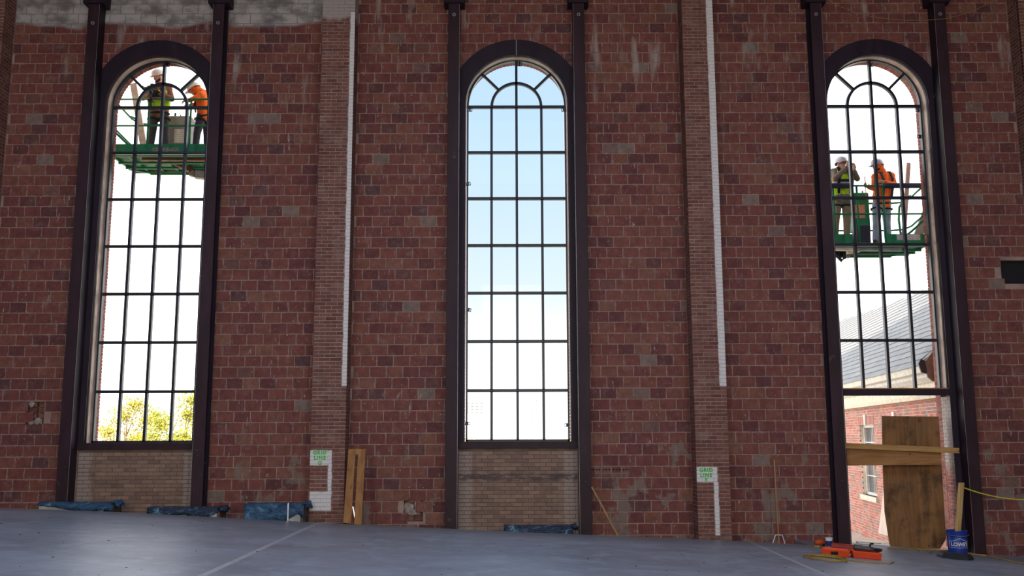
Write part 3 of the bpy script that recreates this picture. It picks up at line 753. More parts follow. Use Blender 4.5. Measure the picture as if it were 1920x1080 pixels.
# brick and painted tile reveal of the doorway, both sides
def door_reveal():
    cx = WX[2]; wall = WALLS[5]; zt = 0.70
    k = NT('door_reveal_brick'); P, x, y, z = k.pos(); rnd = k._g.outputs['Random Per Island'] if False else k.n('ObjectInfo').outputs['Random']
    base = k.ramp(rnd, ST_JAMB); wob = k.math('MULTIPLY', k.math('SUBTRACT', k.noise(P, 3, 4), 0.5), 0.5)
    col = k.mix(k.math('MULTIPLY', k.math('MULTIPLY', k.step(k.math('ADD', z, wob), -0.75, -0.45), k.step(y, 0.46, 0.44)), 0.85), base, (0.50, 0.46, 0.43))
    mt = k.done(col, 0.8); h = CO/3
    for sd, wl in ((1, WALLS[5]), (-1, WALLS[4])):
        m = MB(); a, b = sorted((cx+sd*0.992, cx+sd*1.10)); m.box((a, 0.006, zf(cx+sd)-0.05), (b, 0.405, zt)); part(m, 'reveal_bed', mortar_material('reveal_mortar', (186, 168, 154)), wl)
        its = []; z = zt; r = 0
        while z > zf(cx+sd):
            cuts = [0.012, 0.21, 0.40] if r % 2 else [0.012, 0.11, 0.31, 0.40]
            for p, q in zip(cuts[:-1], cuts[1:]): its.append((-sd*(p+q)/2, z-h/2, q-p-0.008, h-0.01, 0, None, 1 if sd > 0 else 0.1))
            z -= h; r += 1
        fr = Matrix(((0, sd, 0, cx+sd*0.985), (-sd, 0, 0, 0), (0, 0, 1, 0), (0, 0, 0, 1)))
        lay(wl, its, mt, mt, 300 if sd > 0 else 0, frame=fr, depth=0.06, ch=0.003)
door_reveal()

# ------------------------------------------------------------------ the rest of the room
def room():
    mt = mortar_material('room_brick_far', (120, 78, 66)); mc = simple('roof_deck', (120, 112, 108), 0.8)
    m = MB(); zb = -3.2
    for a, b in ((-14.5, -8.3), (-5.7, -1.3), (1.3, 5.7), (8.3, 10.19)): m.box((a, -24.4, zb), (b, -24, TOPZ))
    for a, b in ((-8.3, -5.7), (-1.3, 1.3), (5.7, 8.3)): m.box((a, -24.4, zb), (b, -24, 0.2)); m.box((a, -24.4, 6.6), (b, -24, TOPZ))
    m.build('wall_south', mt, kind='structure')
    m = MB()
    for a in (-7, 0, 7):
        for x in (-0.65, 0, 0.65): m.box((a+x-0.03, -24.25, 0.2), (a+x+0.03, -24.15, 6.6))
        for z in np.arange(0.2, 6.7, 0.914): m.box((a-1.3, -24.25, z-0.03), (a+1.3, -24.15, z+0.03))
        m.box((a-1.3, -24.22, 0.2), (a+1.3, -24.2, 6.6))
    m.build('window_4', simple('boarded_sash', (70, 66, 66)), kind='structure')
    for nm, a, b in (('wall_west', -14.9, -14.5), ('wall_east', 10.19, 10.3)):
        m = MB(); m.box((a, -24.4, zb), (b, T if a < 0 else T, TOPZ)); m.build(nm, mt, kind='structure')
    m = MB(); m.box((-14.5, 0, zb), (PILS[0][0], T, TOPZ)); m.build('wall_north', mt, kind='structure')
    m = MB(); m.box((PILS[3][1], 0, zb), (10.19, T, TOPZ)); m.build('wall_north', mt, kind='structure')
    m = MB(); m.box((-14.9, -0.1, TOPZ+0.3), (10.3, T, 11.2)); m.box((9.9, -24.4, TOPZ+0.3), (10.3, -0.1, 11.2)); m.build('shade_wall', mt, kind='structure')  # unseen wall added above the ceiling to cast shadow on the house roof
    m = MB(); m.box((-14.9, -24.4, TOPZ), (10.3, T, TOPZ+0.3)); m.build('ceiling', mc, kind='structure')
room()

# ------------------------------------------------------------------ outdoors: ground, house, trees, lamp masts
def ground():
    k = NT('sandy_ground'); P, x, y, z = k.pos()
    near = k.mix(k.step(k.noise(P, 2.2, 6, 0.65), 0.3, 0.7), (0.50, 0.40, 0.31), (0.72, 0.62, 0.52))
    far = k.mix(k.step(k.noise(k.scaled(P, (0.05, 0.05, 1)), 1, 5), 0.4, 0.6), (0.34, 0.33, 0.14), (0.62, 0.56, 0.45))
    mt = k.done(k.mix(k.step(y, 14, 30), near, far), 0.95, 0, k.noise(P, 12, 5), 0.4, 0.03)
    m = MB(); xs = [-900, -30, -14, -5, 0, 5, 7, 9, 14, 30, 900]; ys = [T-0.02, 3, 8, 20, 60, 2500]
    zz = lambda x, y: min(zf(max(-14, min(14, x))), -1.9)-0.06-0.05*min(y, 10) - (0.3 if y > 30 else 0)
    vs = [(x, y, zz(x, y)) for y in ys for x in xs]; n = len(xs)
    m.add(vs, [(j*n+i, j*n+i+1, (j+1)*n+i+1, (j+1)*n+i) for j in range(len(ys)-1) for i in range(n-1)])
    m.build('ground', mt, kind='structure')
ground()
def gz(x, y): return min(zf(max(-14, min(14, x))), -1.9)-0.06-0.05*min(y, 10) - (0.3 if y > 30 else 0)

HP = Vector((8.22, 0.95, 0)); HU = Vector((0.126, 0.992, 0)).normalized(); HN = Vector((-HU.y, HU.x, 0))   # house face, along it, out of it
def hw(px, py, off=0.0):
    """(s, z) on the house face, off = distance in front of it"""
    d = ray(px, py); q = HP+HN*off; t = (q-EYE).dot(HN)/d.dot(HN); p = EYE+d*t; return (p-HP).dot(HU), p.z
def hpt(s, z, off=0.0): p = HP+HU*s+HN*off; return Vector((p.x, p.y, z))
def house():
    S1 = 24.0; zc = hw(1740, 744)[1]; zg = -3.0
    root = thing('brick_house', 'red brick house with slate roof and white eaves seen through the doorway', 'house', (hpt(8, 0).x, 8.9, -2.4))
    ext = brick_material('house_brick', False, ST_EXT, dirt=(0.55, 0.42, 0.36), dirt_amt=0.25); extj = brick_material('house_brick_joined', True, ST_EXT, dirt=(0.55, 0.42, 0.36), dirt_amt=0.25)
    mo = mortar_material('house_mortar', (246, 232, 216))
    HF = Matrix(((-HU.x, -HN.x, 0, HP.x), (-HU.y, -HN.y, 0, HP.y), (0, 0, 1, 0), (0, 0, 0, 1)))   # local x = -s, local -y = out of the face
    # windows: openings on the face (s0, s1, z0, z1)
    a = hw(1611, 797); b = hw(1637, 797); zl = hw(1608, 924)[1]
    w1 = (b[0], a[0], zl, a[1]); ks = hw(1617, 785)[0]-hw(1669, 774)[0]
    wins = [w1, (w1[0]-ks, w1[1]-ks, w1[2], w1[3])]
    m = MB()
    ss = sorted([0.0]+[v for w in wins for v in w[:2]]+[S1])
    for p, q in zip(ss[:-1], ss[1:]):
        wn = next((w for w in wins if w[0] < (p+q)/2 < w[1]), None)
        for za, zb in (((zg, wn[2]), (wn[3], zc+0.5)) if wn else ((zg, zc+0.5),)):
            m.prism([hpt(p, za, -0.008), hpt(q, za, -0.008), hpt(q, zb, -0.008), hpt(p, zb, -0.008)], -HN*0.3)
    wall = part(m, 'house_wall', mo, root)
    m = MB(); m.prism([hpt(0, zg, -0.3), hpt(0, zg, -9), hpt(0, zc+0.5, -9), hpt(0, zc+0.5, -0.3)], HU*0.3); part(m, 'end_wall', M['cream'], root)
    h = 0.0677; items = []; z = zc; r = 0
    while z > zg+0.3:
        s0 = -0.10 if r % 2 else 0.0
        while s0 < 13.0:
            pa, pb = max(s0, 0.0)+0.005, s0+0.203-0.005; zm = z-h/2; s0 += 0.203
            segs = [(pa, pb)]
            for w in wins:
                if w[2]-0.13 < zm < w[3]+0.24:
                    lo, hi = (w[0], w[1]) if zm < w[3] and zm > w[2] else (w[0]-0.1, w[1]+0.1)
                    ns = []
                    for p, q in segs:
                        if p < lo: ns.append((p, min(q, lo)))
                        if q > hi: ns.append((max(p, hi), q))
                    segs = ns
            for p, q in segs:
                if q-p > 0.03:
                    dep = D+HP.y+HU.y*(p+q)/2
                    vis = 1 if 1.0 < (p+q)/2 < 10.5 and zm < 0.8 and zm > -2.5 else 0.02
                    if vis == 1 and hpt((p+q)/2, 0).x/dep < 0.30: vis = 0.1
                    items.append((-(p+q)/2, zm, q-p, h-0.011, -0.0, None, vis/dep**2))
        z -= h; r += 1
    lay(wall, items, ext, extj, 300, frame=HF, depth=0.03, ch=0.003)
    for w in wins:
        c = (w[0]+w[1])/2
        its = []     # flat arch of upright bricks
        n = 15
        for i in range(n):
            sx = w[0]-0.09+(w[1]-w[0]+0.18)*(i+0.5)/n
            if abs(sx-c) > 0.07: its.append((-sx, w[3]+0.115, (w[1]-w[0]+0.18)/n-0.008, 0.215, -0.002, None, 0.0001))
        lay(wall, its, ext, extj, 300, frame=HF, depth=0.03, ch=0.003)
        m = MB(); m.prism([hpt(c-0.055, w[3]-0.01, 0.04), hpt(c+0.055, w[3]-0.01, 0.04), hpt(c+0.10, w[3]+0.26, 0.04), hpt(c-0.10, w[3]+0.26, 0.04)], -HN*0.1); part(m, 'keystone', M['white'], root)
        m = MB(); m.prism([hpt(w[0]-0.1, w[2]-0.12, 0.06), hpt(w[1]+0.1, w[2]-0.12, 0.06), hpt(w[1]+0.1, w[2], 0.06), hpt(w[0]-0.1, w[2], 0.06)], -HN*0.2); part(m, 'stone_sill', M['cream'], root)
        win = bpy.data.objects.new('house_window', None); COL.objects.link(win); win.parent = root
        m = MB(); f = 0.07; off = -0.1
        def rect(mm, s0, s1, z0, z1, o, d): mm.prism([hpt(s0, z0, o), hpt(s1, z0, o), hpt(s1, z1, o), hpt(s0, z1, o)], -HN*d)
        rect(m, w[0], w[0]+f, w[2], w[3], off, 0.08); rect(m, w[1]-f, w[1], w[2], w[3], off, 0.08); rect(m, w[0], w[1], w[3]-f, w[3], off, 0.08); rect(m, w[0], w[1], w[2], w[2]+f, off, 0.08)
        part(m, 'sash_frame', M['white'], win)
        mid = (w[2]+w[3])/2; m = MB(); rect(m, w[0]+f, w[1]-f, mid-0.03, mid+0.03, off-0.01, 0.06)
        rect(m, c-0.012, c+0.012, w[2]+f, w[3]-f, off-0.02, 0.03)
        for zz in (w[2]+(mid-w[2])*0.55, mid+(w[3]-mid)*0.5): rect(m, w[0]+f, w[1]-f, zz-0.012, zz+0.012, off-0.02, 0.03)
        part(m, 'glazing_bar', M['white'], win)
        m = MB(); rect(m, w[0]+f, w[1]-f, w[2]+f, w[3]-f, off-0.06, 0.01); part(m, 'pane', simple('house_pane', (96, 100, 108), 0.05, 0, 0.05, spec=0.8), win)
        m = MB(); rect(m, w[0], w[1], w[2], w[3], off-0.25, 0.02); part(m, 'dark_backing', simple('dark_room', (60, 58, 60), 0.9), win)  # dark sheet stands in for the unlit room behind the pane
    # cornice: frieze, moulding, soffit, gutter
    def band(nm, mat_, prof, s0=0.25, L=S1): m = MB(); m.prism([hpt(s0, zc+z_, o_) for o_, z_ in prof], HU*L); return part(m, nm, mat_, root)
    band('frieze', M['cream'], [(0.03, -0.02), (0.05, 0.05), (0.05, 0.36), (0, 0.36), (0, -0.02)], 0)
    band('bed_moulding', M['cream'], [(0.10, -0.05), (0.12, 0.03), (0, 0.03), (0, -0.05)], 0)
    band('eaves_board', M['white'], [(0.0, 0.30), (0.10, 0.27), (0.20, 0.36), (0.22, 0.56), (0.0, 0.56)])
    band('gutter', M['gutter'], [(0.22, 0.43), (0.31, 0.45), (0.35, 0.60), (0.30, 0.60), (0.22, 0.56)])
    band('gutter_end', simple('black_flashing', (40, 36, 38), 0.5), [(0.20, 0.42), (0.31, 0.45), (0.355, 0.62), (0.30, 0.72), (0.22, 0.66)], 0.19, 0.06)
    band('shadow_return', simple('shadow_brown', (128, 96, 80), 0.7), [(0.0, 0.30), (0.10, 0.27), (0.20, 0.36), (0.23, 0.66), (0.0, 0.95)], 0.18, 0.07)  # cornice return, brown to paint in the shadow at the gutter end
    # slate roof: plane from the eaves, slates cut to the outline
    PT = math.radians(43); e0 = hpt(0, zc+0.60, 0.32); up = (-HN*math.cos(PT)+Vector((0, 0, math.sin(PT)))).normalized(); nr = HU.cross(up)
    if nr.z < 0: nr = -nr
    def rp(px, py):
        d = ray(px, py); t = (e0-EYE).dot(nr)/d.dot(nr); p = EYE+d*t-e0; return (p.dot(HU), p.dot(up))
    ridge = [rp(1745, 538), rp(1702, 554), rp(1660, 570.5), rp(1620, 584), rp(1604, 590), rp(1570, 604)]
    sr = np.array([r_[0] for r_ in ridge]); ur = np.array([r_[1] for r_ in ridge]); o_ = np.argsort(sr); sr, ur = sr[o_], ur[o_]
    umax = lambda s: float(np.interp(s, sr, ur))
    def R3(s, u, o=0.0): return e0+HU*s+up*u+nr*o
    m = MB(); sv = [0.3]+[v for v in sr if v > 0.3]+[S1]
    for p, q in zip(sv[:-1], sv[1:]): m.prism([R3(p, 0), R3(q, 0), R3(q, umax(q)), R3(p, umax(p))], -nr*0.12)
    k = NT('slate'); rnd = k.n('ObjectInfo').outputs['Random']; P = k.pos()[0]
    slate = k.done(k.mix(rnd, (0.27, 0.275, 0.285), (0.36, 0.35, 0.345)), 0.6, 0, k.noise(P, 12, 4), 0.2, 0.01)
    roof = part(m, 'roof', slate, root)
    gu = 0.235; gs = 0.42; its = []; r = 0; u = -0.05; pw = world_loc(roof)
    vis, hid = [], MB()
    while u < max(ur):
        s = 0.3+(gs/2 if r % 2 else 0)
        while s < 34:
            if u+gu*0.6 < umax(s) :
                poly = [R3(s+0.006, u, 0.022), R3(s+gs-0.006, u, 0.022), R3(s+gs-0.006, min(u+gu*1.1, umax(s+gs)), 0.006), R3(s+0.006, min(u+gu*1.1, umax(s)), 0.006)]
                c = (poly[0]+poly[2])/2-EYE; q = c.dot(FW); px = 960+F*c.dot(RT)/q; py = 540-F*c.dot(UP)/q
                vis.append((0 if 1570 < px < 1750 and 535 < py < 725 else 1, q, poly))
            s += gs
        u += gu; r += 1
    vis.sort(key=lambda t: (t[0], t[1]))
    for i, (_, _, poly) in enumerate(vis):
        if i < 300: mm = MB(); mm.prism(poly, -nr*0.010); part(mm, 'slate', slate, roof)
        else: hid.prism(poly, -nr*0.010)
    if hid.v: part(hid, 'slates', slate, roof, kind='stuff')
    # vent pipe behind the ridge
    p = R3(ridge[-1][0]-0.6, umax(ridge[-1][0]-0.6)); m = MB(); m.tube([p-Vector((0, 0, 0.3)), p+Vector((0, 0, 0.32))], 0.05, 8); part(m, 'vent_pipe', M['bright'], root)
house()
def hoarding():
    pts = [hw(1648, 897, 0.45), hw(1662, 897, 0.45)]; b = [hw(1637, 1000, 0.75), hw(1668, 1008, 0.75)]
    P = [hpt(b[0][0], b[0][1], 0.62), hpt(b[1][0], b[1][1], 0.62), hpt(pts[1][0], pts[1][1], 0.30), hpt(pts[0][0], pts[0][1], 0.30)]
    c = sum(P, Vector())/4; gzz = min(p.z for p in P)
    m = MB(); m.prism(P, HN*0.02); o = m.build('insulation_board', simple('pale_board', (236, 214, 196), 0.8, 0, 0.08), loc=(c.x, c.y, gzz))
    tag(o, 'pale sheet board leaning on the brick house outside the doorway', 'board')
hoarding()

def tree(name, label, px, py_top, py_bot, dist, wpx, seed, cols, group=None, lobes=None, n=2600):
    rnd = random.Random(seed); Y = dist; c = at(px, py_bot, Y); top = at(px, py_top, Y); sc = (D+Y)/F
    g = gz(c.x, Y); H = top.z-g; Rx = wpx*sc/2
    root = thing(name, label, 'tree', (c.x, Y, g), group)
    m = MB(); base = Vector((c.x, Y, g-0.1)); tips = []
    m.tube([base, base+Vector((0.05, 0, H*0.25)), base+Vector((-0.03, 0, H*0.5)), base+Vector((0, 0, H*0.85))], [0.10, 0.085, 0.06, 0.015], 7)
    blobs = lobes or [(rnd.uniform(-0.7, 0.7), rnd.uniform(0.25, 0.9), rnd.uniform(0.22, 0.36)) for _ in range(9)]
    for bx, bz, br in blobs:
        e = base+Vector((bx*Rx, rnd.uniform(-0.5, 0.5)*Rx, bz*H)); st = base+Vector((0, 0, max(0.15, bz-0.35)*H))
        m.tube([st, (st+e)/2+Vector((0, 0, -0.05*H)), e], [0.045, 0.03, 0.008], 5); tips.append((e, br*Rx*1.5))
    part(m, 'trunk', simple(name+'_bark', (110, 92, 74), 0.9), root)
    k = NT(name+'_leaf'); r_ = k._g if hasattr(k, '_g') else None; k.pos()
    lf = k.done(k.ramp(k._g.outputs['Random Per Island'], [(0, lin(cols[0])), (0.5, lin(cols[1])), (1, lin(cols[2]))]), 0.7)
    k.b.inputs['Transmission Weight'].default_value = 0.0
    m = MB(); per = n//len(tips)
    for e, br in tips:
        for _ in range(per):
            d = Vector((rnd.gauss(0, 1), rnd.gauss(0, 1), rnd.gauss(0, 1))).normalized()*br*min(1.25, abs(rnd.gauss(0, 0.75)))
            p = e+Vector((d.x, d.y, d.z*0.75)); a = Vector((rnd.gauss(0, 1), rnd.gauss(0, 1), rnd.gauss(0, 1))).normalized(); b = a.orthogonal().normalized(); s = rnd.uniform(0.05, 0.10)
            m.add([p-a*s, p+b*s*0.5, p+a*s, p-b*s*0.5], [(0, 1, 2, 3)])
    part(m, 'foliage', lf, root, kind='stuff')
YEL = ((140, 134, 40), (178, 166, 62), (200, 184, 92)); GRN = ((104, 124, 44), (142, 158, 62), (186, 186, 84))
tree('autumn_tree', 'yellow autumn tree with a wide ragged crown behind the second column of panes', 236, 744, 836, 40, 136, 5, YEL,
     lobes=[(-0.55, .62, .28), (-0.2, .8, .25), (0.1, .93, .22), (0.35, .75, .34), (-.75, .42, .2), (0.1, .55, .3), (0.65, .5, .3), (-.35, .4, .26), (.4, .32, .3), (-.6, .2, .3), (0, .2, .3)], n=7600)
tree('slim_tree', 'slim grey green tree between the two yellow autumn trees', 293, 758, 836, 44, 62, 6, GRN,
     lobes=[(-0.3, .88, .35), (0.2, .75, .5), (-0.2, .6, .5), (0.3, .45, .5), (-.5, .4, .4), (0, .25, .6)], n=2800)
tree('autumn_tree', 'yellow green autumn tree with its crown cut off by the column edge', 347, 740, 838, 38, 112, 8, ((122, 128, 40), (160, 160, 58), (190, 182, 84)),
     lobes=[(-.75, .7, .28), (-.1, .8, .34), (.3, .95, .3), (-.45, .5, .3), (.1, .55, .36), (.5, .7, .36), (-.2, .3, .35), (.4, .3, .35), (.8, .5, .3), (-.7, .25, .3)], n=7600)
tree('low_bush', 'low pale yellow bush at the foot of the wide ragged tree', 205, 800, 838, 36, 60, 9, ((168, 150, 56), (196, 176, 88), (210, 194, 120)),
     lobes=[(-.5, .6, .4), (.1, .7, .45), (.6, .5, .4), (0, .3, .5), (-.7, .25, .35), (.75, .2, .35)], n=1600)

def mast(px, py_top, Y, arms, label):
    b = at(px, 830, Y); t = at(px, py_top, Y); g = gz(b.x, Y); mt = simple('hazed_mast', (222, 222, 222), 0.6)  # pale colour paints in the distant haze
    r = thing('light_mast', label, 'light mast', (b.x, Y, g))
    m = MB(); m.tube([(b.x, Y, g), (b.x, Y, t.z)], [0.10, 0.05], 6); part(m, 'pole', mt, r)
    mk = simple('lamp_grey', (150, 150, 152), 0.5)
    for dx, dz, w in arms:
        m = MB(); z = t.z-dz
        if w > 0.3: m.box((b.x+dx-w/2, Y-0.03, z-0.03), (b.x+dx+w/2, Y+0.03, z+0.03)); part(m, 'crossarm', mt, r)
        n = max(1, int(w/0.4))
        for i in range(n):
            m = MB(); x = b.x+dx+(i-(n-1)/2)*0.42; m.lathe([(0.02, -0.16), (0.1, -0.12), (0.13, 0.05), (0.02, 0.06)], (x, Y-0.08, z+0.1), 8, 'Y'); part(m, 'floodlight', mk, r)
mast(889.5, 757, 70, [(0, 0.0, 1.7), (0, 0.28, 1.7), (0, 0.56, 1.7), (0, 0.84, 1.7)], 'pale floodlight mast with four lamp rows in the lowest panes of the middle window')
mast(991.5, 774, 72, [(0.3, 0, 0.3), (0.3, .25, .3), (.3, .5, .3)], 'short pale mast with three lamps beside a taller thin mast')
mast(1004, 752, 74, [(.15, 0, .3), (.1, .4, .3), (.1, .75, .3)], 'tall thin pale mast beside the short mast of three lamps')

# ------------------------------------------------------------------ things on the floor
# four long packages wrapped in blue film, lying in the channel along the wall
def film_material(name, c1, c2, c3):
    k = NT(name); o = k.objco(); g = k.noise(k.scaled(o, (1.3, 1, 3.0)), 3.0, 5, 0.6, 1.2)
    col = k.mix(k.step(g, 0.35, 0.5), lin(c1), lin(c2)); col = k.mix(k.step(g, 0.55, 0.66), col, lin(c3))
    return k.done(col, 0.16, 0.0, k.noise(k.scaled(o, (2, 2, 5)), 9, 5, 0.6, 0.8), 0.8, 0.03, spec=0.8)
M['film'] = film_material('blue_film', (16, 46, 78), (40, 84, 116), (92, 138, 162))
M['film_dark'] = film_material('dark_blue_film', (12, 24, 42), (20, 50, 76), (104, 150, 170))
M['core'] = simple('pale_package_core', (176, 172, 164), 0.8, 0, 0.25, 3)
M['core_end'] = simple('brown_board_end', (104, 84, 66), 0.85, 0, 0.2)
M['dark'] = simple('dark_void', (26, 24, 26), 0.9)
M['strap'] = simple('silver_strap', (220, 222, 226), 0.25, 0.7)
def crumple(mb, seed, amp):
    rnd = random.Random(seed); mb.v = [(x+rnd.uniform(-amp, amp), y+rnd.uniform(-amp, amp), z+rnd.uniform(-amp, amp)) for x, y, z in mb.v]; return mb
def package(label, x0p, x1p, ytop, depth, drape, film, seed, straps=(), h=None):
    Yf = -0.74; a = at(x0p, ytop, Yf); b = at(x1p, ytop, Yf); zb = min(zlow(a.x), zlow(b.x)); zt = (a.z+b.z)/2
    rnd = random.Random(seed)
    r = thing('wrapped_package', label, 'package', ((a.x+b.x)/2, Yf+depth/2, zb), 'blue wrapped packages along the wall')
    m = MB(); m.box((a.x+0.01, Yf+0.008, zb), (b.x-0.05, Yf+depth-0.008, zt-0.008)); part(m, 'core', M['core'], r)
    m = MB(); m.box((b.x-0.048, Yf+0.015, zb), (b.x, Yf+depth-0.015, zt-0.02)); part(m, 'end_board', M['core_end'], r)
    n = 26; vs = []; fs = []    # film: over the top and part way down the front and the back
    for i in range(n+1):
        t = i/n; x = a.x-0.01+(b.x-a.x+0.02)*t; dz = float(np.interp(t, [q[0] for q in drape], [q[1] for q in drape]))*(zt-zb)
        j = lambda q: rnd.uniform(-q, q)
        vs += [(x, Yf-0.008+j(.004), zt-dz+j(.008)), (x, Yf-0.012+j(.006), zt-dz*0.5+j(.012)), (x, Yf-0.006+j(.004), zt+0.004+j(.004)), (x, Yf+depth*0.5, zt+0.010+j(.008)), (x, Yf+depth+0.006, zt+0.004+j(.005)), (x, Yf+depth+0.008, zt-0.6*(zt-zb))]
    for i in range(n):
        for k in range(5): p = i*6+k; fs.append((p, p+6, p+7, p+1))
    mb = MB(); mb.add(vs, fs); o = part(mb, 'film', film, r, True); sm = o.modifiers.new('thick', 'SOLIDIFY'); sm.thickness = 0.003
    m = MB()       # gathered end of the film
    for i in range(7):
        p = Vector((b.x-0.02, Yf+0.05*i*depth/0.36, zt-0.01)); m.tube([p, p+Vector((0.07, rnd.uniform(-.02, .02), rnd.uniform(-0.04, 0.035))), p+Vector((0.12, 0, rnd.uniform(-0.08, 0.0)))], [0.03, 0.035, 0.012], 6)
    part(m, 'film_tail', film, r, True)
    for sx in straps:
        p = at(sx, ytop, Yf); m = MB(); m.box((p.x-0.012, Yf-0.022, zb+0.01), (p.x+0.012, Yf-0.018, zt+0.012)); m.box((p.x-0.012, Yf-0.022, zt+0.012), (p.x+0.012, Yf+depth, zt+0.018)); part(m, 'strap', M['strap'], r)
package('long blue film package lying farthest along the wall under the treetop window', 72, 212, 943, 0.34, [(0, .10), (.25, .18), (.6, .42), (.85, .30), (1, .5)], M['film'], 1)
package('low dark blue film package with pale corner in front of a column, second in line', 277, 412, 952, 0.34, [(0, .6), (.3, .34), (.55, .28), (.66, .6), (.70, .2), (.74, .6), (.9, .3), (1, .12)], M['film_dark'], 2)
package('shiny blue film package with a silver strap, beside the painted brick pillar', 459, 569, 945, 0.34, [(0, .97), (.3, .98), (.4, .85), (.75, .45), (.9, .3), (1, .45)], M['film'], 3, straps=(541,))
package('flat dark blue package lying under the middle window', 946, 1074, 987, 0.34, [(0, .8), (.3, .6), (.6, .62), (1, .75)], M['film_dark'], 4)

# slotted plywood board leaning by the pillar
def slotted_board():
    Yb, Yt = -0.86, -0.44
    P = lambda px, py: at(px, py, Yb+(Yt-Yb)*(982-py)/(982-842))
    poly = [(643.5, 980), (653.5, 842), (685.5, 842), (678, 984), (664, 983), (671.5, 852), (666, 852), (658.5, 982)]
    pts = [P(*q) for q in poly]; zlo = min(p.z for p in pts); c = sum(pts, Vector())/8
    r = thing('slotted_board', 'golden plywood board with a long slot, leaning beside the painted brick pillar', 'board', (c.x, Yb, zlo))
    m = MB(); m.prism(pts, (0, 0.018, 0.0)); part(m, 'panel', wood_material('slotted_ply', (138, 88, 42), (182, 128, 68), 6), r)
    p0, p1 = at(661, 950, -0.80), at(666.5, 978, -0.84); m = MB(); m.bar(p0+Vector((0, 0.03, 0)), p1+Vector((0, 0.03, 0)), 0.018, 0.004, (0, 1, 0)); part(m, 'metal_strip', M['strap'], r)
slotted_board()
def stick():
    a = at(1110, 913, -0.30); b = at(1161, 1004, -0.62); b.z = zlow(b.x)+0.26 if b.y < SLAB_Y else zlow(b.x)
    b = at(1162, 1010, -0.55); m = MB(); m.bar(a, b, 0.028, 0.022); o = m.build('wood_stick', M['stick'], loc=b)
    tag(o, 'thin wooden stick leaning on the steel column at the middle window', 'stick')
stick()
def marker():
    Y = -0.30; top = at(1451.5, 862, Y); bot = at(1460.5, 1016, Y); bot.z = zlow(bot.x); ap = at(1459.8, 1003, Y)
    r = thing('marker_pole', 'thin brown pole standing on two white wire legs against the tile wall', 'pole', bot)
    m = MB(); m.tube([bot, (bot+top)/2, top], 0.014, 8); part(m, 'pole', M['stick'], r)
    for px, py in ((1440, 1013), (1478, 1017)):
        q = at(px, py, Y-0.02); q.z = zlow(q.x); m = MB(); k = ap+Vector((0.06 if px > 1460 else -0.06, -0.02, 0.0)); m.tube([ap, k, (k+q)/2, q], 0.009, 6); part(m, 'leg', M['white'], r)
marker()
m = MB(); a = at(1424, 1014, -0.6); b = at(1498, 1026, -0.6); za, zb_ = zlow(a.x), zlow(b.x)
a.z = za+0.05; b.z = zb_+0.05; m.bar(a, b, 0.09, 0.09); o = m.build('floor_angle', M['steel_dark'], loc=((a.x+b.x)/2, -0.6, (za+zb_)/2)); tag(o, 'low dark steel bar lying at the foot of the thin marker pole', 'bar')

# doorway boards
def door_boards():
    Y = 0.26; pts = [at(1653.5, 780, Y), at(1760, 781, Y), at(1774, 1010, Y), at(1763, 1029, Y), at(1669, 1027, Y), at(1659, 960, Y), at(1655.5, 880, Y)]
    m = MB(); m.prism(pts, (0, 0.019, 0)); c = sum(pts, Vector())/7
    o = m.build('plywood_sheet', M['ply_old'], loc=(c.x, Y, min(p.z for p in pts))); tag(o, 'tall stained plywood sheet closing most of the doorway', 'plywood')
    m = MB(); a, b = at(1585, 835.5, -0.02), at(1798, 845, -0.02); m.bar(a, b, 0.04, 0.098); o = m.build('timber_rail', M['lumber'], loc=(a+b)/2); bevel(o, 0.003, 1)
    tag(o, 'long light timber nailed across the doorway above the plywood strip', 'timber')
    Y = 0.03; pts = [at(1587, 836, Y), at(1765, 846, Y), at(1765, 871.5, Y), at(1588, 873, Y)]; m = MB(); m.prism(pts, (0, 0.019, 0)); c = sum(pts, Vector())/4
    o = m.build('plywood_strip', M['ply_x'], loc=c); tag(o, 'wide plywood strip fixed across the doorway under the light timber', 'plywood')
    m = MB(); a, b = at(1608, 1026, 0.15), at(1668, 1029.5, 0.12); a.z = zf(a.x)+0.012; b.z = zf(b.x)+0.012; m.bar(a, b, 0.10, 0.02); o = m.build('threshold_strip', M['white'], loc=((a+b)/2)); tag(o, 'white strip lying on the threshold of the doorway', 'strip')
    m = MB(); a, b = at(1606, 1022, 0.3), at(1652, 1024, 0.3); a.z = zf(a.x)+0.012; b.z = zf(b.x)+0.012; m.bar(a, b, 0.035, 0.02); o = m.build('steel_flat', M['dark'], loc=((a+b)/2)); tag(o, 'thin black bar lying on the threshold beside the plywood sheet', 'bar')
door_boards()

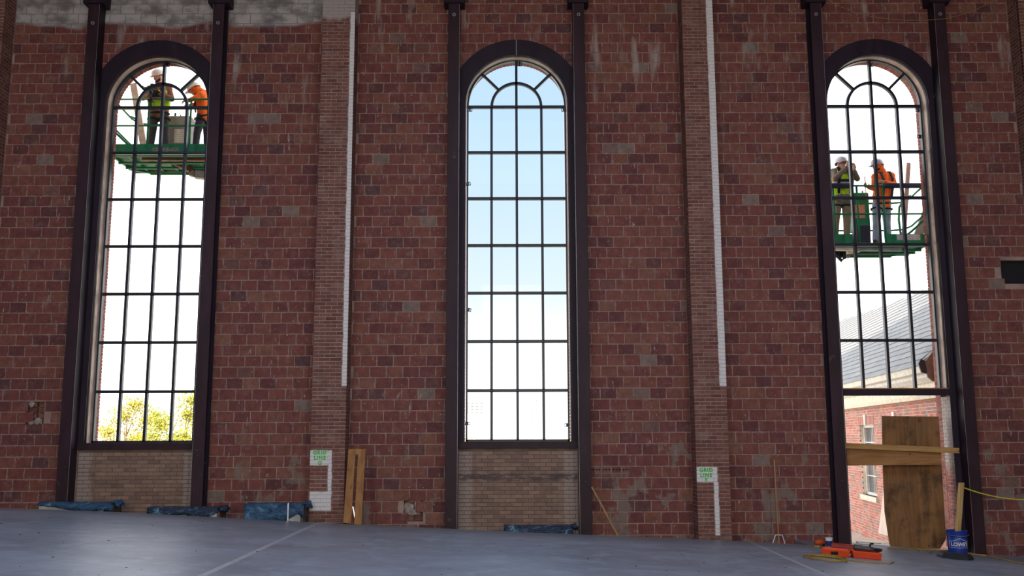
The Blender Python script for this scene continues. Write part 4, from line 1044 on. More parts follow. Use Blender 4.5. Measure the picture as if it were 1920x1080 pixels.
# bucket with a post, rubber base
def bucket():
    c = fl(1803.5, 1040); c.y += 0.14; c.z = zf(c.x)+0.004; rb, rt, h = 0.150, 0.172, 0.395
    blue = simple('bucket_blue', (34, 62, 150), 0.35, 0, 0.06, spec=0.5)
    r = thing('plastic_bucket', 'blue plastic bucket with white house logo, standing at the doorway', 'bucket', c)
    m = MB(); m.lathe([(0.0, 0.0), (rb, 0.0), (rb+0.004, 0.01), (rt, h), (rt-0.004, h), (rb-0.004, 0.012), (0.0, 0.012)], c, 36); part(m, 'body', blue, r, True)
    for z in (h-0.012, h-0.055, h-0.085):
        m = MB(); q = rb+(rt-rb)*z/h; m.lathe([(q, z-0.006), (q+0.009, z-0.004), (q+0.009, z+0.004), (q, z+0.006)], c, 36); part(m, 'rim', blue, r, True)
    pts = [c+Vector((0.185*math.cos(a), 0.185*math.sin(a)*0.94-0.02, h-0.06-0.10*math.sin((a-PI)*1.0)*0.9)) for a in np.linspace(PI*1.02, PI*1.98, 18)]
    pts = [Vector((p.x, p.y, c.z+h-0.065-0.02*math.sin(i/17*PI))) for i, p in enumerate(pts)]
    m = MB(); m.tube(pts, 0.003, 6); part(m, 'wire_handle', M['bright'], r)
    def wrap(me, ang, z0):
        for v in me.vertices:
            z = z0+v.co.y; rad = rb+(rt-rb)*z/h+0.0025+v.co.z; a = ang+v.co.x/rad; v.co = Vector((math.cos(a)*rad, math.sin(a)*rad, z))
    ang = math.radians(-99)
    me = text_mesh("LOWE'S", 0.088, 0.002, 1.0, 0.003); bm = bmesh.new(); bm.from_mesh(me); bmesh.ops.triangulate(bm, faces=bm.faces); bmesh.ops.subdivide_edges(bm, edges=[e for e in bm.edges if e.calc_length() > 0.02], cuts=1); bm.to_mesh(me); bm.free()
    wrap(me, ang, 0.165); me.materials.append(M['white']); link('lettering', me, r)
    m = MB()     # outline of the house emblem round the word
    def seg(a, b, w=0.007, n=8):
        a, b = Vector(a), Vector(b); d = (b-a); nn = Vector((-d.y, d.x)).normalized()*w/2
        for i in range(n):
            p, q = a+d*i/n, a+d*(i+1)/n; m.add([(p.x-nn.x, p.y-nn.y, 0.001), (q.x-nn.x, q.y-nn.y, 0.001), (q.x+nn.x, q.y+nn.y, 0.001), (p.x+nn.x, p.y+nn.y, 0.001)], [(0, 1, 2, 3)])
    O = [(-0.185, -0.055), (0.185, -0.055), (0.185, 0.055), (0.10, 0.060), (0.0, 0.105), (-0.10, 0.060), (-0.185, 0.055), (-0.185, -0.055)]
    for a, b in zip(O[:-1], O[1:]): seg(a, b)
    me = m.mesh('emblem_outline', M['white']); wrap(me, ang, 0.165); link('emblem_outline', me, r)
    m = MB(); n = 6
    for i in range(n):
        x0, x1 = -0.03+0.06*i/n, -0.03+0.06*(i+1)/n; m.add([(x0, -0.07, 0), (x1, -0.07, 0), (x1, 0.07, 0), (x0, 0.07, 0)], [(0, 1, 2, 3)])
    me = m.mesh('paper_label', simple('bucket_label', (150, 158, 186), 0.6, 0, 0.3, 30)); wrap(me, math.radians(-28), 0.12); link('paper_label', me, r)
    post = c+Vector((-0.02, 0.02, 0.02)); top = at(1802.5, 905, post.y)
    m = MB(); w, d = 0.10, 0.055; a = math.radians(28); ux = Vector((math.cos(a), -math.sin(a), 0)); uy = Vector((math.sin(a), math.cos(a), 0)); ux, uy = uy*0+Vector((math.cos(a), math.sin(a), 0)), Vector((-math.sin(a), math.cos(a), 0))
    P = [post+ux*i*w/2+uy*j*d/2 for i, j in ((-1, -1), (1, -1), (1, 1), (-1, 1))]; H = top.z-post.z
    m.prism(P, (top.x-post.x, 0, H)); o = m.build('timber_post', M['lumber_up'], loc=post); bevel(o, 0.003, 1); tag(o, 'short yellow timber post standing upright in the blue bucket', 'post')
    return c, top
BC, PTOP = bucket()
def rubber_base():
    c = fl(1791, 1047); R = 0.285; m = MB(); rub = simple('black_rubber', (38, 40, 46), 0.6, 0, 0.15)
    prof = [(0.05, 0.0), (R, 0.0), (R, 0.035), (R-0.04, 0.078), (0.075, 0.085), (0.06, 0.06), (0.05, 0.06)]
    m.lathe(prof, (0, 0, 0), 8, close=True); m.v = [((x*math.cos(0.39)-y*math.sin(0.39))*1.0, (x*math.sin(0.39)+y*math.cos(0.39))*0.86, z) for x, y, z in m.v]
    me = m.mesh('rubber_base', rub); o = link('rubber_base', me); o.location = (c.x, c.y, zf(c.x)+0.003); o.rotation_euler = (0, math.atan((zf(c.x-0.3)-zf(c.x+0.3))/0.6), 0)
    o.location.z = zf(c.x)+0.002; tag(o, 'black eight-sided rubber base on the floor before the blue bucket', 'base')
rubber_base()
YR = simple('yellow_rope', (206, 190, 60), 0.7, 0, 0.2, 30); YC = simple('yellow_cord', (176, 138, 52), 0.6, 0, 0.2, 20)
m = MB(); a = PTOP+Vector((0.04, -0.02, -0.09)); b = at(1925, 937, -0.75)
pts = [a.lerp(b, t)+Vector((0, 0, -0.05*4*t*(1-t))) for t in np.linspace(0, 1, 16)]; b2 = Vector((10.24, -0.75, b.z-0.15)); pts.append(b2)
m.tube(pts, 0.011, 6); o = m.build('yellow_rope', YR, loc=a); tag(o, 'yellow rope tied to the timber post in the bucket, running past the column', 'rope')
m = MB(); pp = [(1664, 1029.5), (1700, 1030), (1750, 1032.5), (1785, 1034), (1813, 1036.5), (1822, 1040), (1850, 1043), (1885, 1051), (1920, 1059), (1935, 1063)]
pts = []
for px, py in pp: q = fl(px, py); q.y = min(q.y, -0.1) if q.x < 7.93 else min(q.y, -0.36); q.z = zf(q.x)+0.012; pts.append(q)
m.tube(pts, 0.011, 6); o = m.build('power_cord', YC, True and None, loc=pts[0]); tag(o, 'yellow cord lying straight on the floor from the plywood sheet past the bucket', 'cord')
m = MB(); pts = [Vector((at(px, py, -0.345))) for px, py in ((1548, -3), (1570, 10), (1597, 21), (1630, 30.5), (1668, 36), (1700, 38), (1735, 38), (1770, 35.5), (1800, 28.5), (1830, 18), (1862, 2), (1872, -6))]
m.tube(pts, 0.006, 5); o = m.build('string_line', simple('yellow_string', (150, 130, 70), 0.8), loc=pts[0]); o['label'] = 'x'; tag(o, 'thin yellow string sagging across the wall above the doorway window', 'string')

# tools
def tool_case():
    og = simple('case_orange', (232, 74, 24), 0.45, 0, 0.08, spec=0.4); dk = simple('case_inside', (150, 44, 20), 0.6)
    A = fl(1536, 1047); B = fl(1597, 1053); C2 = fl(1662, 1059)
    A, B, C2 = fl(1540, 1041), fl(1595, 1046), fl(1655, 1051)
    r = thing('tool_case', 'open orange plastic tool case lying in two trays on the floor', 'tool case', (B.x, B.y, zf(B.x)))
    def tray(p, q, name, h):
        d = Vector((q.x-p.x, q.y-p.y, 0)); L = d.length; d.normalize(); n = Vector((-d.y, d.x, 0)); w = 0.34
        def P(s, t, z): x = p+d*(s*L)+n*(t*w); return Vector((x.x, x.y, zf(x.x)+0.002+z))
        m = MB(); i0, i1, j0, j1 = 0.05, 0.95, 0.06, 0.94
        vs = [P(.04, .06, 0), P(.96, .06, 0), P(.96, .94, 0), P(.04, .94, 0), P(0, 0, h), P(1, 0, h), P(1, 1, h), P(0, 1, h), P(i0, j0, h), P(i1, j0, h), P(i1, j1, h), P(i0, j1, h), P(.08, .1, .02), P(.92, .1, .02), P(.92, .9, .02), P(.08, .9, .02)]
        fs = [(3, 2, 1, 0)]+[(i, (i+1) % 4, (i+1) % 4+4, i+4) for i in range(4)]+[(i+4, (i+1) % 4+4, (i+1) % 4+8, i+8) for i in range(4)]+[(i+8, (i+1) % 4+8, (i+1) % 4+12, i+12) for i in range(4)]+[(12, 13, 14, 15)]
        m.add(vs, fs); o = part(m, name, og, r); bevel(o, 0.01, 2); return P
    P1 = tray(A, B, 'tray', 0.10); P2 = tray(B+Vector((0.03, 0, 0)), C2, 'tray', 0.10)
    m = MB(); q0, q1 = P1(.97, .2, .05), P1(.97, .8, .05); m.tube([q0+Vector((0.025, 0, 0)), q1+Vector((0.025, 0, 0))], 0.014, 8); part(m, 'hinge', dk, r)
    m = MB(); q = P1(.45, 0, .05); m.box((q.x-0.05, q.y-0.022, q.z-0.025), (q.x+0.05, q.y-0.002, q.z+0.02)); part(m, 'latch', M['dark'], r)
    # grey grinder lying on the second tray
    g = simple('tool_grey', (88, 84, 80), 0.45, 0.2); a, b = P2(.10, .45, .150), P2(.78, .45, .135)
    t = thing('rotary_tool', 'grey power tool lying in the open orange tray', 'power tool', (a+b)/2+Vector((0, 0, -0.05)))
    m = MB(); L = (b-a); m.tube([a, a+L*0.04, a+L*0.35, a+L*0.5, a+L*0.75, b], [0.036, 0.045, 0.045, 0.036, 0.04, 0.03], 12); part(m, 'body', g, t, True)
    m = MB(); m.tube([b, b+L.normalized()*0.06+Vector((0, 0, 0.0)), b+L.normalized()*0.12+Vector((0, 0, 0.008))], [0.026, 0.03, 0.018], 10); part(m, 'head', M['dark'], t, True)
    m = MB(); k = a+L*0.80; m.tube([k+Vector((0, 0.0, 0.03)), k+Vector((0.02, 0.02, 0.075)), k+Vector((0.07, 0.03, 0.08))], 0.014, 8); part(m, 'side_handle', M['dark'], t, True)
    return P1, P2
P1, P2 = tool_case()
def red_tube():
    a, b = fl(1563, 1033), fl(1636, 1044); a = fl(1562, 1031); b = fl(1634, 1039)
    a.z = zf(a.x)+0.062; b.z = zf(b.x)+0.062; d = (b-a).normalized(); rd = simple('tube_red', (164, 52, 30), 0.5, 0, 0.2, 8)
    r = thing('red_tube', 'dull red tube with an open bright red end behind the orange case', 'tube', (a+b)/2-Vector((0, 0, 0.06)))
    m = MB(); m.tube([a, b], 0.055, 20, False); part(m, 'barrel', rd, r, True)
    m = MB(); m.tube([b-d*0.10, b-d*0.07, b, b+d*0.012], [0.056, 0.060, 0.060, 0.055], 20, False); m.tube([b+d*0.012, b-d*0.06], [0.055, 0.05], 20); part(m, 'end_cap', simple('cap_red', (200, 20, 24), 0.4), r, True)
    m = MB(); m.tube([a-d*0.02, a], [0.05, 0.055], 20); part(m, 'back_cap', rd, r, True)
red_tube()
def cup():
    c = fl(1555, 1028); c.z = zf(c.x); h = 0.165
    r = thing('paper_cup', 'white and blue paper cup with a pink straw behind the orange case', 'cup', c)
    R = lambda z: 0.040+0.018*z/h
    m = MB(); m.lathe([(0, 0.002), (R(0), 0.002), (R(h), h), (R(h)-0.003, h), (0.036, 0.006)], c, 20); part(m, 'body', M['white'], r, True)
    m = MB(); m.lathe([(R(0.035)+0.0012, 0.035), (R(0.125)+0.0012, 0.125)], c, 20); part(m, 'printed_band', simple('cup_blue', (36, 58, 128), 0.5), r, True)
    m = MB(); m.lathe([(R(h)+0.003, h-0.008), (R(h)+0.005, h), (R(h)-0.004, h+0.012), (0, h+0.012)], c, 20); part(m, 'lid', M['white'], r, True)
    m = MB(); m.tube([c+Vector((0, 0, h)), c+Vector((0.004, 0, h+0.11))], 0.006, 8); part(m, 'straw', simple('straw_pink', (210, 84, 110), 0.5), r)
    me = text_mesh('water', 0.04, 0.001, 1.0, 0.001)
    bpy.data.meshes.remove(me)
cup()
def orange_tool():
    c = fl(1538, 1025); c.z = zf(c.x); og = simple('tool_orange', (206, 82, 28), 0.5, 0, 0.2, 12)
    r = thing('nail_gun', 'small orange power tool lying against the wall beside the white cup', 'power tool', c)
    m = MB(); m.tube([c+Vector((-0.09, 0.0, 0.06)), c+Vector((-0.02, 0, 0.075)), c+Vector((0.09, 0, 0.07))], [0.035, 0.05, 0.042], 12); part(m, 'body', og, r, True)
    m = MB(); m.tube([c+Vector((0.03, 0, 0.05)), c+Vector((0.06, -0.03, 0.018))], [0.024, 0.020], 10); part(m, 'grip', M['dark'], r, True)
    m = MB(); m.box((c.x-0.12, c.y-0.06, c.z+0.001), (c.x-0.03, c.y+0.02, c.z+0.022)); part(m, 'battery', simple('battery_yellow', (188, 160, 50), 0.5), r)
orange_tool()
def cord_coil():
    c = fl(1549, 1049); rnd = random.Random(4); pts = []
    for i in range(64):
        a = i/64*2*PI*3.2+0.5; k = 1+0.12*math.sin(a*0.7+1); p = Vector((c.x+0.27*k*math.cos(a)+0.03*math.sin(i*0.2), c.y+(0.30 if i < 32 else 0.36)*math.sin(a)*k, 0)); p.z = zf(p.x)+0.010+0.004*(i % 20 > 9)+i*0.0004; pts.append(p)
    for px, py in ((1600, 1053), (1640, 1056.5), (1668, 1058), (1676, 1055)):
        q = fl(px, py); q.z = zf(q.x)+0.010; pts.append(q)
    m = MB(); m.tube(pts, 0.009, 6); o = m.build('extension_cord', YC, loc=(c.x, c.y, zf(c.x))); tag(o, 'yellow extension cord lying in loose loops before the orange tool case', 'cord')
    q = pts[14]; return
cord_coil()
def debris():
    m = MB(); rnd = random.Random(11); spots = [(-9, 9, -7.5, -0.95, 150), (6.9, 7.25, -0.9, -0.4, 40)]
    for x0, x1, y0, y1, n in spots:
        for _ in range(n):
            x = rnd.uniform(x0, x1); y = rnd.uniform(y0, y1); s = rnd.uniform(0.003, 0.009)*(1.2 if y < -4 else 1); z = zf(x)
            if x > 5.0 and -3.2 < y < -0.7 and x < 8.4 and n == 150: continue
            m.box((x-s, y-s*0.7, z+0.0005), (x+s*rnd.uniform(0.5, 2), y+s*0.7, z+s*0.5))
    o = m.build('floor_debris', M['dark'], kind='stuff'); o['label'] = 'dark grit and chips scattered over the concrete floor'; o['category'] = 'debris'
debris()
def broken_corner():     # dark gap where tiles are missing at the edge of the wall
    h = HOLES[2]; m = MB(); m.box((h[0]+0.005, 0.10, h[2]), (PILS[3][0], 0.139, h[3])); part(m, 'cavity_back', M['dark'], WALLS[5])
broken_corner()

# ------------------------------------------------------------------ boom lifts outside the windows
M['lift'] = simple('lift_green', (26, 122, 78), 0.45, 0, 0.12, 5, spec=0.4); M['lift_pale'] = simple('scuffed_green_steel', (96, 130, 104), 0.6, 0, 0.3, 6)
M['pad'] = simple('navy_rail_padding', (30, 38, 62), 0.7); M['lift_grey'] = simple('boom_grey', (150, 150, 148), 0.5, 0, 0.15)
M['rust'] = simple('rusty_bracket', (122, 78, 60), 0.7, 0, 0.35, 8); M['hose'] = simple('black_hose', (34, 36, 42), 0.5)
def label_sheet(name, c1, c2):
    k = NT(name); o = k.objco(); s_ = k.n('SeparateXYZ'); k.t.links.new(o, s_.inputs[0])
    ln = k.step(k.math('SINE', k.math('MULTIPLY', s_.outputs[2], 150.0)), 0.3, 0.6); br = k.step(k.noise(k.scaled(o, (40, 1, 8)), 1.0, 2), 0.45, 0.55)
    return k.done(k.mix(k.math('MULTIPLY', k.math('MULTIPLY', ln, br), 0.6), lin(c1), lin(c2)), 0.6)
def lift(label, x_end, sgn, length, zp, Y0, depth, spec):
    """x_end: end of the basket in view; it runs from there by length in direction sgn; zp: platform height"""
    xa, xb = sorted((x_end, x_end+sgn*length)); gx = spec['base']; g = gz(gx, Y0+2.6)
    r = thing('boom_lift', label, 'boom lift', (gx, Y0+2.6, g)); Y1 = Y0+depth; G = M['lift']
    def P(nm, m, mat=G, sm=False): return part(m, nm, mat, r, sm)
    # deck: frame, cross bearers, mesh floor
    m = MB(); m.box((xa, Y0+0.03, zp-0.02), (xb, Y1-0.03, zp)); P('deck', m, M['lift_pale'])
    for yy in (Y0, Y1-0.05): m = MB(); m.box((xa, yy, zp-0.09), (xb, yy+0.05, zp-0.02)); P('deck_beam', m, M['lift_pale'] if yy > Y0 else G)
    n = int(length/0.30)
    for i in range(n+1):
        x = xa+(xb-xa-0.04)*i/n; m = MB(); m.box((x, Y0+0.05, zp-0.07), (x+0.04, Y1-0.05, zp-0.02)); P('bearer', m)
    for yy in (0.35, 0.65): m = MB(); m.box((xa, Y0+depth*yy, zp-0.11), (xb, Y0+depth*yy+0.05, zp-0.07)); P('stringer', m)
    m = MB(); c = 0.18     # rear beam with clipped corners
    xe = x_end; m.prism([(xe+sgn*c*2, Y1+0.02, zp-0.02), (xe, Y1-c*1.6, zp-0.02), (xe, Y1-c*1.6, zp-0.10), (xe+sgn*c*2, Y1+0.02, zp-0.10)], (sgn*0.05, -0.04, 0)); P('corner_beam', m)
    m = MB(); m.box((xa+(0.36 if sgn > 0 else 0), Y1-0.02, zp-0.12), (xb-(0 if sgn > 0 else 0.36), Y1+0.04, zp-0.02)); P('rear_beam', m)
    # toe boards
    for (q0, q1) in spec['toe']: m = MB(); m.box((q0, Y0-0.012, zp-0.02), (q1, Y0, zp+0.165)); P('toe_board', m)
    m = MB(); m.box((xa, Y1-0.01, zp-0.02), (xb, Y1, zp+0.10)); P('toe_board', m)
    # posts and rails
    H = spec['rail_h']; rr = 0.020
    for x in spec['posts']: m = MB(); m.tube([(x, Y0+0.02, zp), (x, Y0+0.02, zp+H)], 0.022, 8); P('post', m, G, True)
    for x in (xa+0.35, xb-0.35, (xa+xb)/2): m = MB(); m.tube([(x, Y1-0.02, zp), (x, Y1-0.02, zp+H)], 0.022, 8); P('post', m, G, True)
    e = x_end; k = sgn
    for hh, y_in in ((H, 0.0), (H*0.5, 0.0)):
        m = MB(); m.tube([(xa, Y0+0.02, zp+hh), (xb, Y0+0.02, zp+hh)], rr, 8); P('front_rail', m, G, True)
        pts = [(e+k*0.0, Y0+0.02, zp+hh), (e-k*0.0, Y0+0.35, zp+hh-0.03), (e+k*0.02, Y1-0.30, zp+hh-0.10), (e+k*0.12, Y1-0.10, zp+hh-0.13), (e+k*0.35, Y1-0.02, zp+hh-0.13), (xb if k > 0 else xa, Y1-0.02, zp+hh-0.13)]
        m = MB(); m.tube(pts, rr, 8); P('end_rail', m, G, True)
    # curved corner hoop at the end in view
    m = MB(); m.tube([(e+k*0.02, Y1-0.25, zp+0.05), (e+k*0.20, Y1-0.22, zp+0.05), (e+k*0.23, Y1-0.2, zp+H*0.55), (e+k*0.20, Y1-0.2, zp+H*0.78), (e+k*0.08, Y1-0.2, zp+H*0.94), (e-k*0.05, Y1-0.2, zp+H*0.99)], 0.024, 8); P('end_hoop', m, G, True)
    m = MB(); m.tube([(e-k*0.02, Y0+0.1, zp+0.50), (e+k*0.2, Y0+0.3, zp+0.28), (e+k*0.36, Y0+0.5, zp+0.14), (e+k*0.48, Y0+0.55, zp+0.03)], 0.024, 8); P('brace', m, G, True)
    # control console with label sheet
    cx, cw, ch, cz, cd, cmat = spec['console']
    m = MB(); m.prism([(cx-cw/2, Y1-0.42, zp+cz), (cx+cw/2, Y1-0.42, zp+cz), (cx+cw/2, Y1-0.42, zp+cz+ch), (cx-cw/2, Y1-0.42, zp+cz+ch)], (0, cd, 0)); o = P('control_box', m, cmat); bevel(o, 0.02, 2)
    m = MB(); m.box((cx-cw*0.35, Y1-0.40, zp), (cx+cw*0.35, Y1-0.42+cd*0.8, zp+cz)); P('console_stand', m, G)
    lx0, lx1, lz0, lz1, lm = spec['sheet']; m = MB(); m.box((lx0, Y1-0.428, lz0), (lx1, Y1-0.4215, lz1)); P('label_sheet', m, lm)
    for i in range(3): m = MB(); q = Vector((cx-0.12+0.11*i, Y1-0.3, zp+cz+ch)); m.tube([q, q+Vector((0, 0, 0.06+0.04*(i == 0)))], 0.015 if i else 0.022, 8); P('control_knob', m, M['hose'])
    # bracket, jib and boom down to the chassis
    for (a, b, w, h, mat) in spec['arms']: m = MB(); m.bar(a, b, w, h); P('boom_arm', m, mat)
    for pts, rad in spec.get('hoses', []): m = MB(); m.tube(pts, rad, 8); P('hose', m, M['hose'], True)
    bx = gx; by = Y0+2.6
    m = MB(); m.box((bx-0.55, by-0.8, g+0.3), (bx+0.55, by+1.2, g+0.85)); o = P('chassis', m); bevel(o, 0.05, 2)
    for sx in (-0.6, 0.6):
        for sy in (-0.6, 0.9): m = MB(); m.lathe([(0.0, -0.12), (0.34, -0.12), (0.38, -0.06), (0.38, 0.06), (0.34, 0.12), (0.0, 0.12)], (bx+sx, by+sy, g+0.38), 18, 'X'); P('wheel', m, M['hose'])
    return r, P
# left window: the basket high up
zL = at(300, 287, 0.90).z+0.02; xL = at(206, 280, 0.90).x
LX = lambda px, py=235, Y=0.9: at(px, py, Y).x
sheet1 = label_sheet('warning_sheet', (222, 208, 190), (90, 70, 66)); sheet2 = label_sheet('orange_sheet', (226, 146, 112), (120, 60, 44))
Yc = 0.90+1.25
bxp = at(366, 326, 1.95); arm0 = at(300, 293, 1.55); arm1 = at(356, 318, 1.75)
LIFT1, PL = lift('green boom lift raised high outside the treetop window, carrying two workers', xL, 1, 2.6, zL, 0.90, 1.25, dict(
    base=-3.4, toe=[(xL, xL+2.6)], posts=[LX(277), LX(356), xL+2.55], rail_h=at(300, 186, 0.92).z-zL,
    console=(at(335, 228, Yc-0.42).x, 0.50, 0.62, 0.42, 0.3, simple('console_grey', (140, 134, 132), 0.6, 0, 0.2)),
    sheet=(at(327, 250, Yc-0.43).x, at(352, 250, Yc-0.43).x, at(340, 268, Yc-0.43).z, at(340, 242, Yc-0.43).z, sheet1),
    arms=[(at(268, 298, 1.1), at(390, 299, 1.1), 0.10, 0.07, M['rust']), (arm0, arm1, 0.13, 0.10, M['rust']), (arm1, at(360, 322, 1.75), 0.10, 0.08, M['rust']),
          (at(353, 298, 1.85), at(355, 322, 1.95), 0.07, 0.07, M['cream']), (at(357, 325, 1.95), at(366, 327, 1.95), 0.14, 0.12, M['lift_grey']), (at(366, 318, 1.95), at(372, 331, 1.95), 0.06, 0.10, M['lift_grey']),
          (at(366, 327, 1.95), at(440, 335, 2.1), 0.16, 0.16, M['lift_grey']), (at(440, 335, 2.1), Vector((-3.4, 3.5, -1.2)), 0.2, 0.22, M['lift'])]))
m = MB(); m.box((at(285, 279, 0.88).x, 0.8855, at(290, 285, 0.88).z), (at(336, 279, 0.88).x, 0.8875, at(290, 276.5, 0.88).z)); PL('scuffed_patch', m, simple('scuffed_lettering', (120, 128, 112), 0.8, 0, 0.5, 40))
m = MB(); a, b = at(250, 157, 1.90), at(272, 262, 1.66); a2 = a+(a-b)*0.0; b.z = max(b.z, zL+0.02); bb = Vector((b.x+0.04, b.y, zL+0.06)); m.bar(bb, a, 0.13, 0.05, (0, 1, 0)); o = m.build('scaffold_plank', simple('pale_plank', (206, 184, 168), 0.8, 0, 0.15), loc=bb); tag(o, 'pale plank standing upright in the higher green basket', 'plank')
# right window: the lower basket
zR = at(1690, 456, 0.90).z+0.02; xR = at(1741, 447, 0.90).x; RX = lambda px, py=400, Y=0.9: at(px, py, Y).x; Yd = 0.90+1.0
LIFT2, PR = lift('green boom lift outside the doorway window, carrying two workers', xR, -1, 2.5, zR, 0.90, 1.0, dict(
    base=4.0, toe=[(xR-2.5, RX(1601, 445)), (RX(1662, 445), xR)], posts=[RX(1659), RX(1609.5), xR-0.05, RX(1565)], rail_h=at(1690, 348, 0.92).z-zR,
    console=(at(1614, 390, Yd-0.42).x, 0.36, 0.80, 0.36, 0.28, M['lift']),
    sheet=(at(1602.5, 395, Yd-0.43).x, at(1622, 395, Yd-0.43).x, at(1612, 409, Yd-0.43).z, at(1612, 384, Yd-0.43).z, sheet2),
    arms=[(at(1563, 466, 1.02), at(1600, 467, 1.02), 0.12, 0.07, M['cream']), (at(1600, 466, 1.02), at(1690, 468, 1.02), 0.10, 0.07, M['lift_grey']), (at(1588, 474, 1.1), at(1612, 470, 1.1), 0.1, 0.05, M['cream']),
          (at(1588, 478, 1.35), at(1593, 480, 1.35), 0.10, 0.10, M['lift_grey']), (at(1580, 470, 1.4), Vector((5.2, 1.9, at(1580, 470, 1.4).z-0.15)), 0.14, 0.14, M['lift_grey']), (Vector((5.2, 1.9, at(1580, 470, 1.4).z-0.15)), Vector((4.0, 3.5, -1.6)), 0.2, 0.22, M['lift'])],
    hoses=[([at(1564, 468, 1.3), at(1570, 480, 1.3), at(1578, 489, 1.3), at(1584, 484, 1.3), at(1582, 468, 1.3)], 0.038), ([at(1568, 467, 1.34), at(1574, 478, 1.34), at(1577, 482, 1.34), at(1578, 468, 1.34)], 0.03)]))
for x0, x1 in ((1556, 1592), (1660, 1731)):
    m = MB(); a, b = at(x0, 347, 0.91), at(x1, 347, 0.91); z = zR+at(1690, 348, 0.92).z-zR; m.tube([(a.x, 0.92, z), (b.x, 0.92, z)], 0.055, 10); PR('rail_padding', m, M['pad'], True)
m = MB(); m.box((at(1682, 448, 0.88).x, 0.8845, at(1690, 450, 0.88).z), (at(1726, 448, 0.88).x, 0.887, at(1690, 439, 0.88).z)); PR('data_plate', m, label_sheet('data_plate', (196, 188, 182), (70, 60, 64)))
m = MB(); m.box((RX(1609, 433), 0.965, zR+0.003), (RX(1635, 433), 1.14, at(1620, 422, 0.965).z)); o = m.build('tool_box', simple('black_plastic', (44, 42, 54), 0.6), loc=(RX(1622, 433), 1.02, zR+0.02)); bevel(o, 0.02, 2); tag(o, 'black plastic box standing in the lower green basket', 'box')
m = MB(); a, b = at(1703.5, 306, 1.35), at(1693, 420, 1.15); bb = Vector((b.x-0.02, b.y, zR+0.015)); m.bar(bb, a, 0.075, 0.045, (0, 1, 0)); o = m.build('scaffold_plank', simple('pink_plank', (196, 164, 152), 0.8, 0, 0.15), loc=bb); tag(o, 'narrow plank standing upright in the lower green basket', 'plank')
m = MB(); a, b = at(1738, 398, 1.5), at(1716, 436, 1.5); bb = Vector((b.x-0.05, 1.5, zR+0.02)); m.bar(bb, a, 0.17, 0.06, (0, 1, 0)); o = m.build('metal_channel', simple('grey_channel', (150, 146, 144), 0.4, 0.3), loc=bb); tag(o, 'grey metal channel leaning at the end of the lower green basket', 'channel')

# ------------------------------------------------------------------ workers
SKIN = simple('skin', (206, 158, 134), 0.6, 0, 0.06); SKIN_B = simple('skin_tan', (186, 136, 110), 0.6, 0, 0.06)
def cloth(name, rgb, var=0.18, fold=0.5):
    k = NT(name); o = k.objco(); c = lin(rgb); g = k.noise(k.scaled(o, (1, 1, 0.6)), 9, 4, 0.55, 0.8)
    return k.done(k.mix(k.step(g, 0.3, 0.7), tuple(v*(1-var) for v in c), tuple(min(1, v*(1+var)) for v in c)), 0.9, 0, g, fold, 0.04)
def vest_material(name):
    k = NT(name); o = k.objco(); s_ = k.n('SeparateXYZ'); k.t.links.new(o, s_.inputs[0]); z = s_.outputs[2]
    col = lin((196, 240, 40))
    for zc in (1.25,):
        d = k.math('ABSOLUTE', k.math('SUBTRACT', z, zc)); col = k.mix(k.step(d, 0.062, 0.058), col, lin((240, 120, 50))); col = k.mix(k.step(d, 0.034, 0.030), col, lin((196, 196, 200)))
    return k.done(col, 0.6)
M['vest'] = vest_material('hi_vis_vest'); M['helmet'] = simple('white_helmet', (226, 222, 216), 0.3, 0, 0.05, spec=0.5)
M['harness'] = simple('black_webbing', (26, 28, 38), 0.8); M['glove'] = simple('dark_glove', (34, 36, 44), 0.8); M['boot'] = simple('brown_boot', (74, 56, 44), 0.8)
def remesh(o, vox, smooth=6):
    m = o.modifiers.new('union', 'REMESH'); m.mode = 'VOXEL'; m.voxel_size = vox; m.use_smooth_shade = True
    if smooth: k = o.modifiers.new('soft', 'SMOOTH'); k.factor = 0.5; k.iterations = smooth
    return o
def hand(m, w, d, palm_n, side, curl=0.6, s=1.0):
    """palm from wrist w along d; palm_n = direction the palm looks; side = +1/-1 thumb side"""
    d = Vector(d).normalized(); n = Vector(palm_n); n = (n-d*n.dot(d)).normalized(); t = d.cross(n).normalized()*side
    k = w+d*0.085*s
    for q in (-0.5, 0, 0.5): m.capsule(w+t*0.018*q*s, 0.022*s, k+t*0.052*q*s, 0.016*s, 10)
    for i, (off, L) in enumerate(((0.034, 0.070), (0.012, 0.080), (-0.011, 0.074), (-0.033, 0.056))):
        a = k+t*off*s; c1, c2 = curl*0.7, curl*1.7
        b = a+(d*math.cos(c1)+n*math.sin(c1))*L*0.55*s; c = b+(d*math.cos(c2)+n*math.sin(c2))*L*0.5*s
        m.capsule(a, 0.0105*s, b, 0.0095*s, 8); m.capsule(b, 0.0095*s, c, 0.0080*s, 8)
    a = w+d*0.025*s+t*0.026*s; b = a+(d*0.6+t*0.7+n*0.35).normalized()*0.045*s; c = b+(d*0.9+t*0.05+n*0.5).normalized()*0.035*s
    m.capsule(a, 0.014*s, b, 0.012*s, 8); m.capsule(b, 0.012*s, c, 0.009*s, 8)
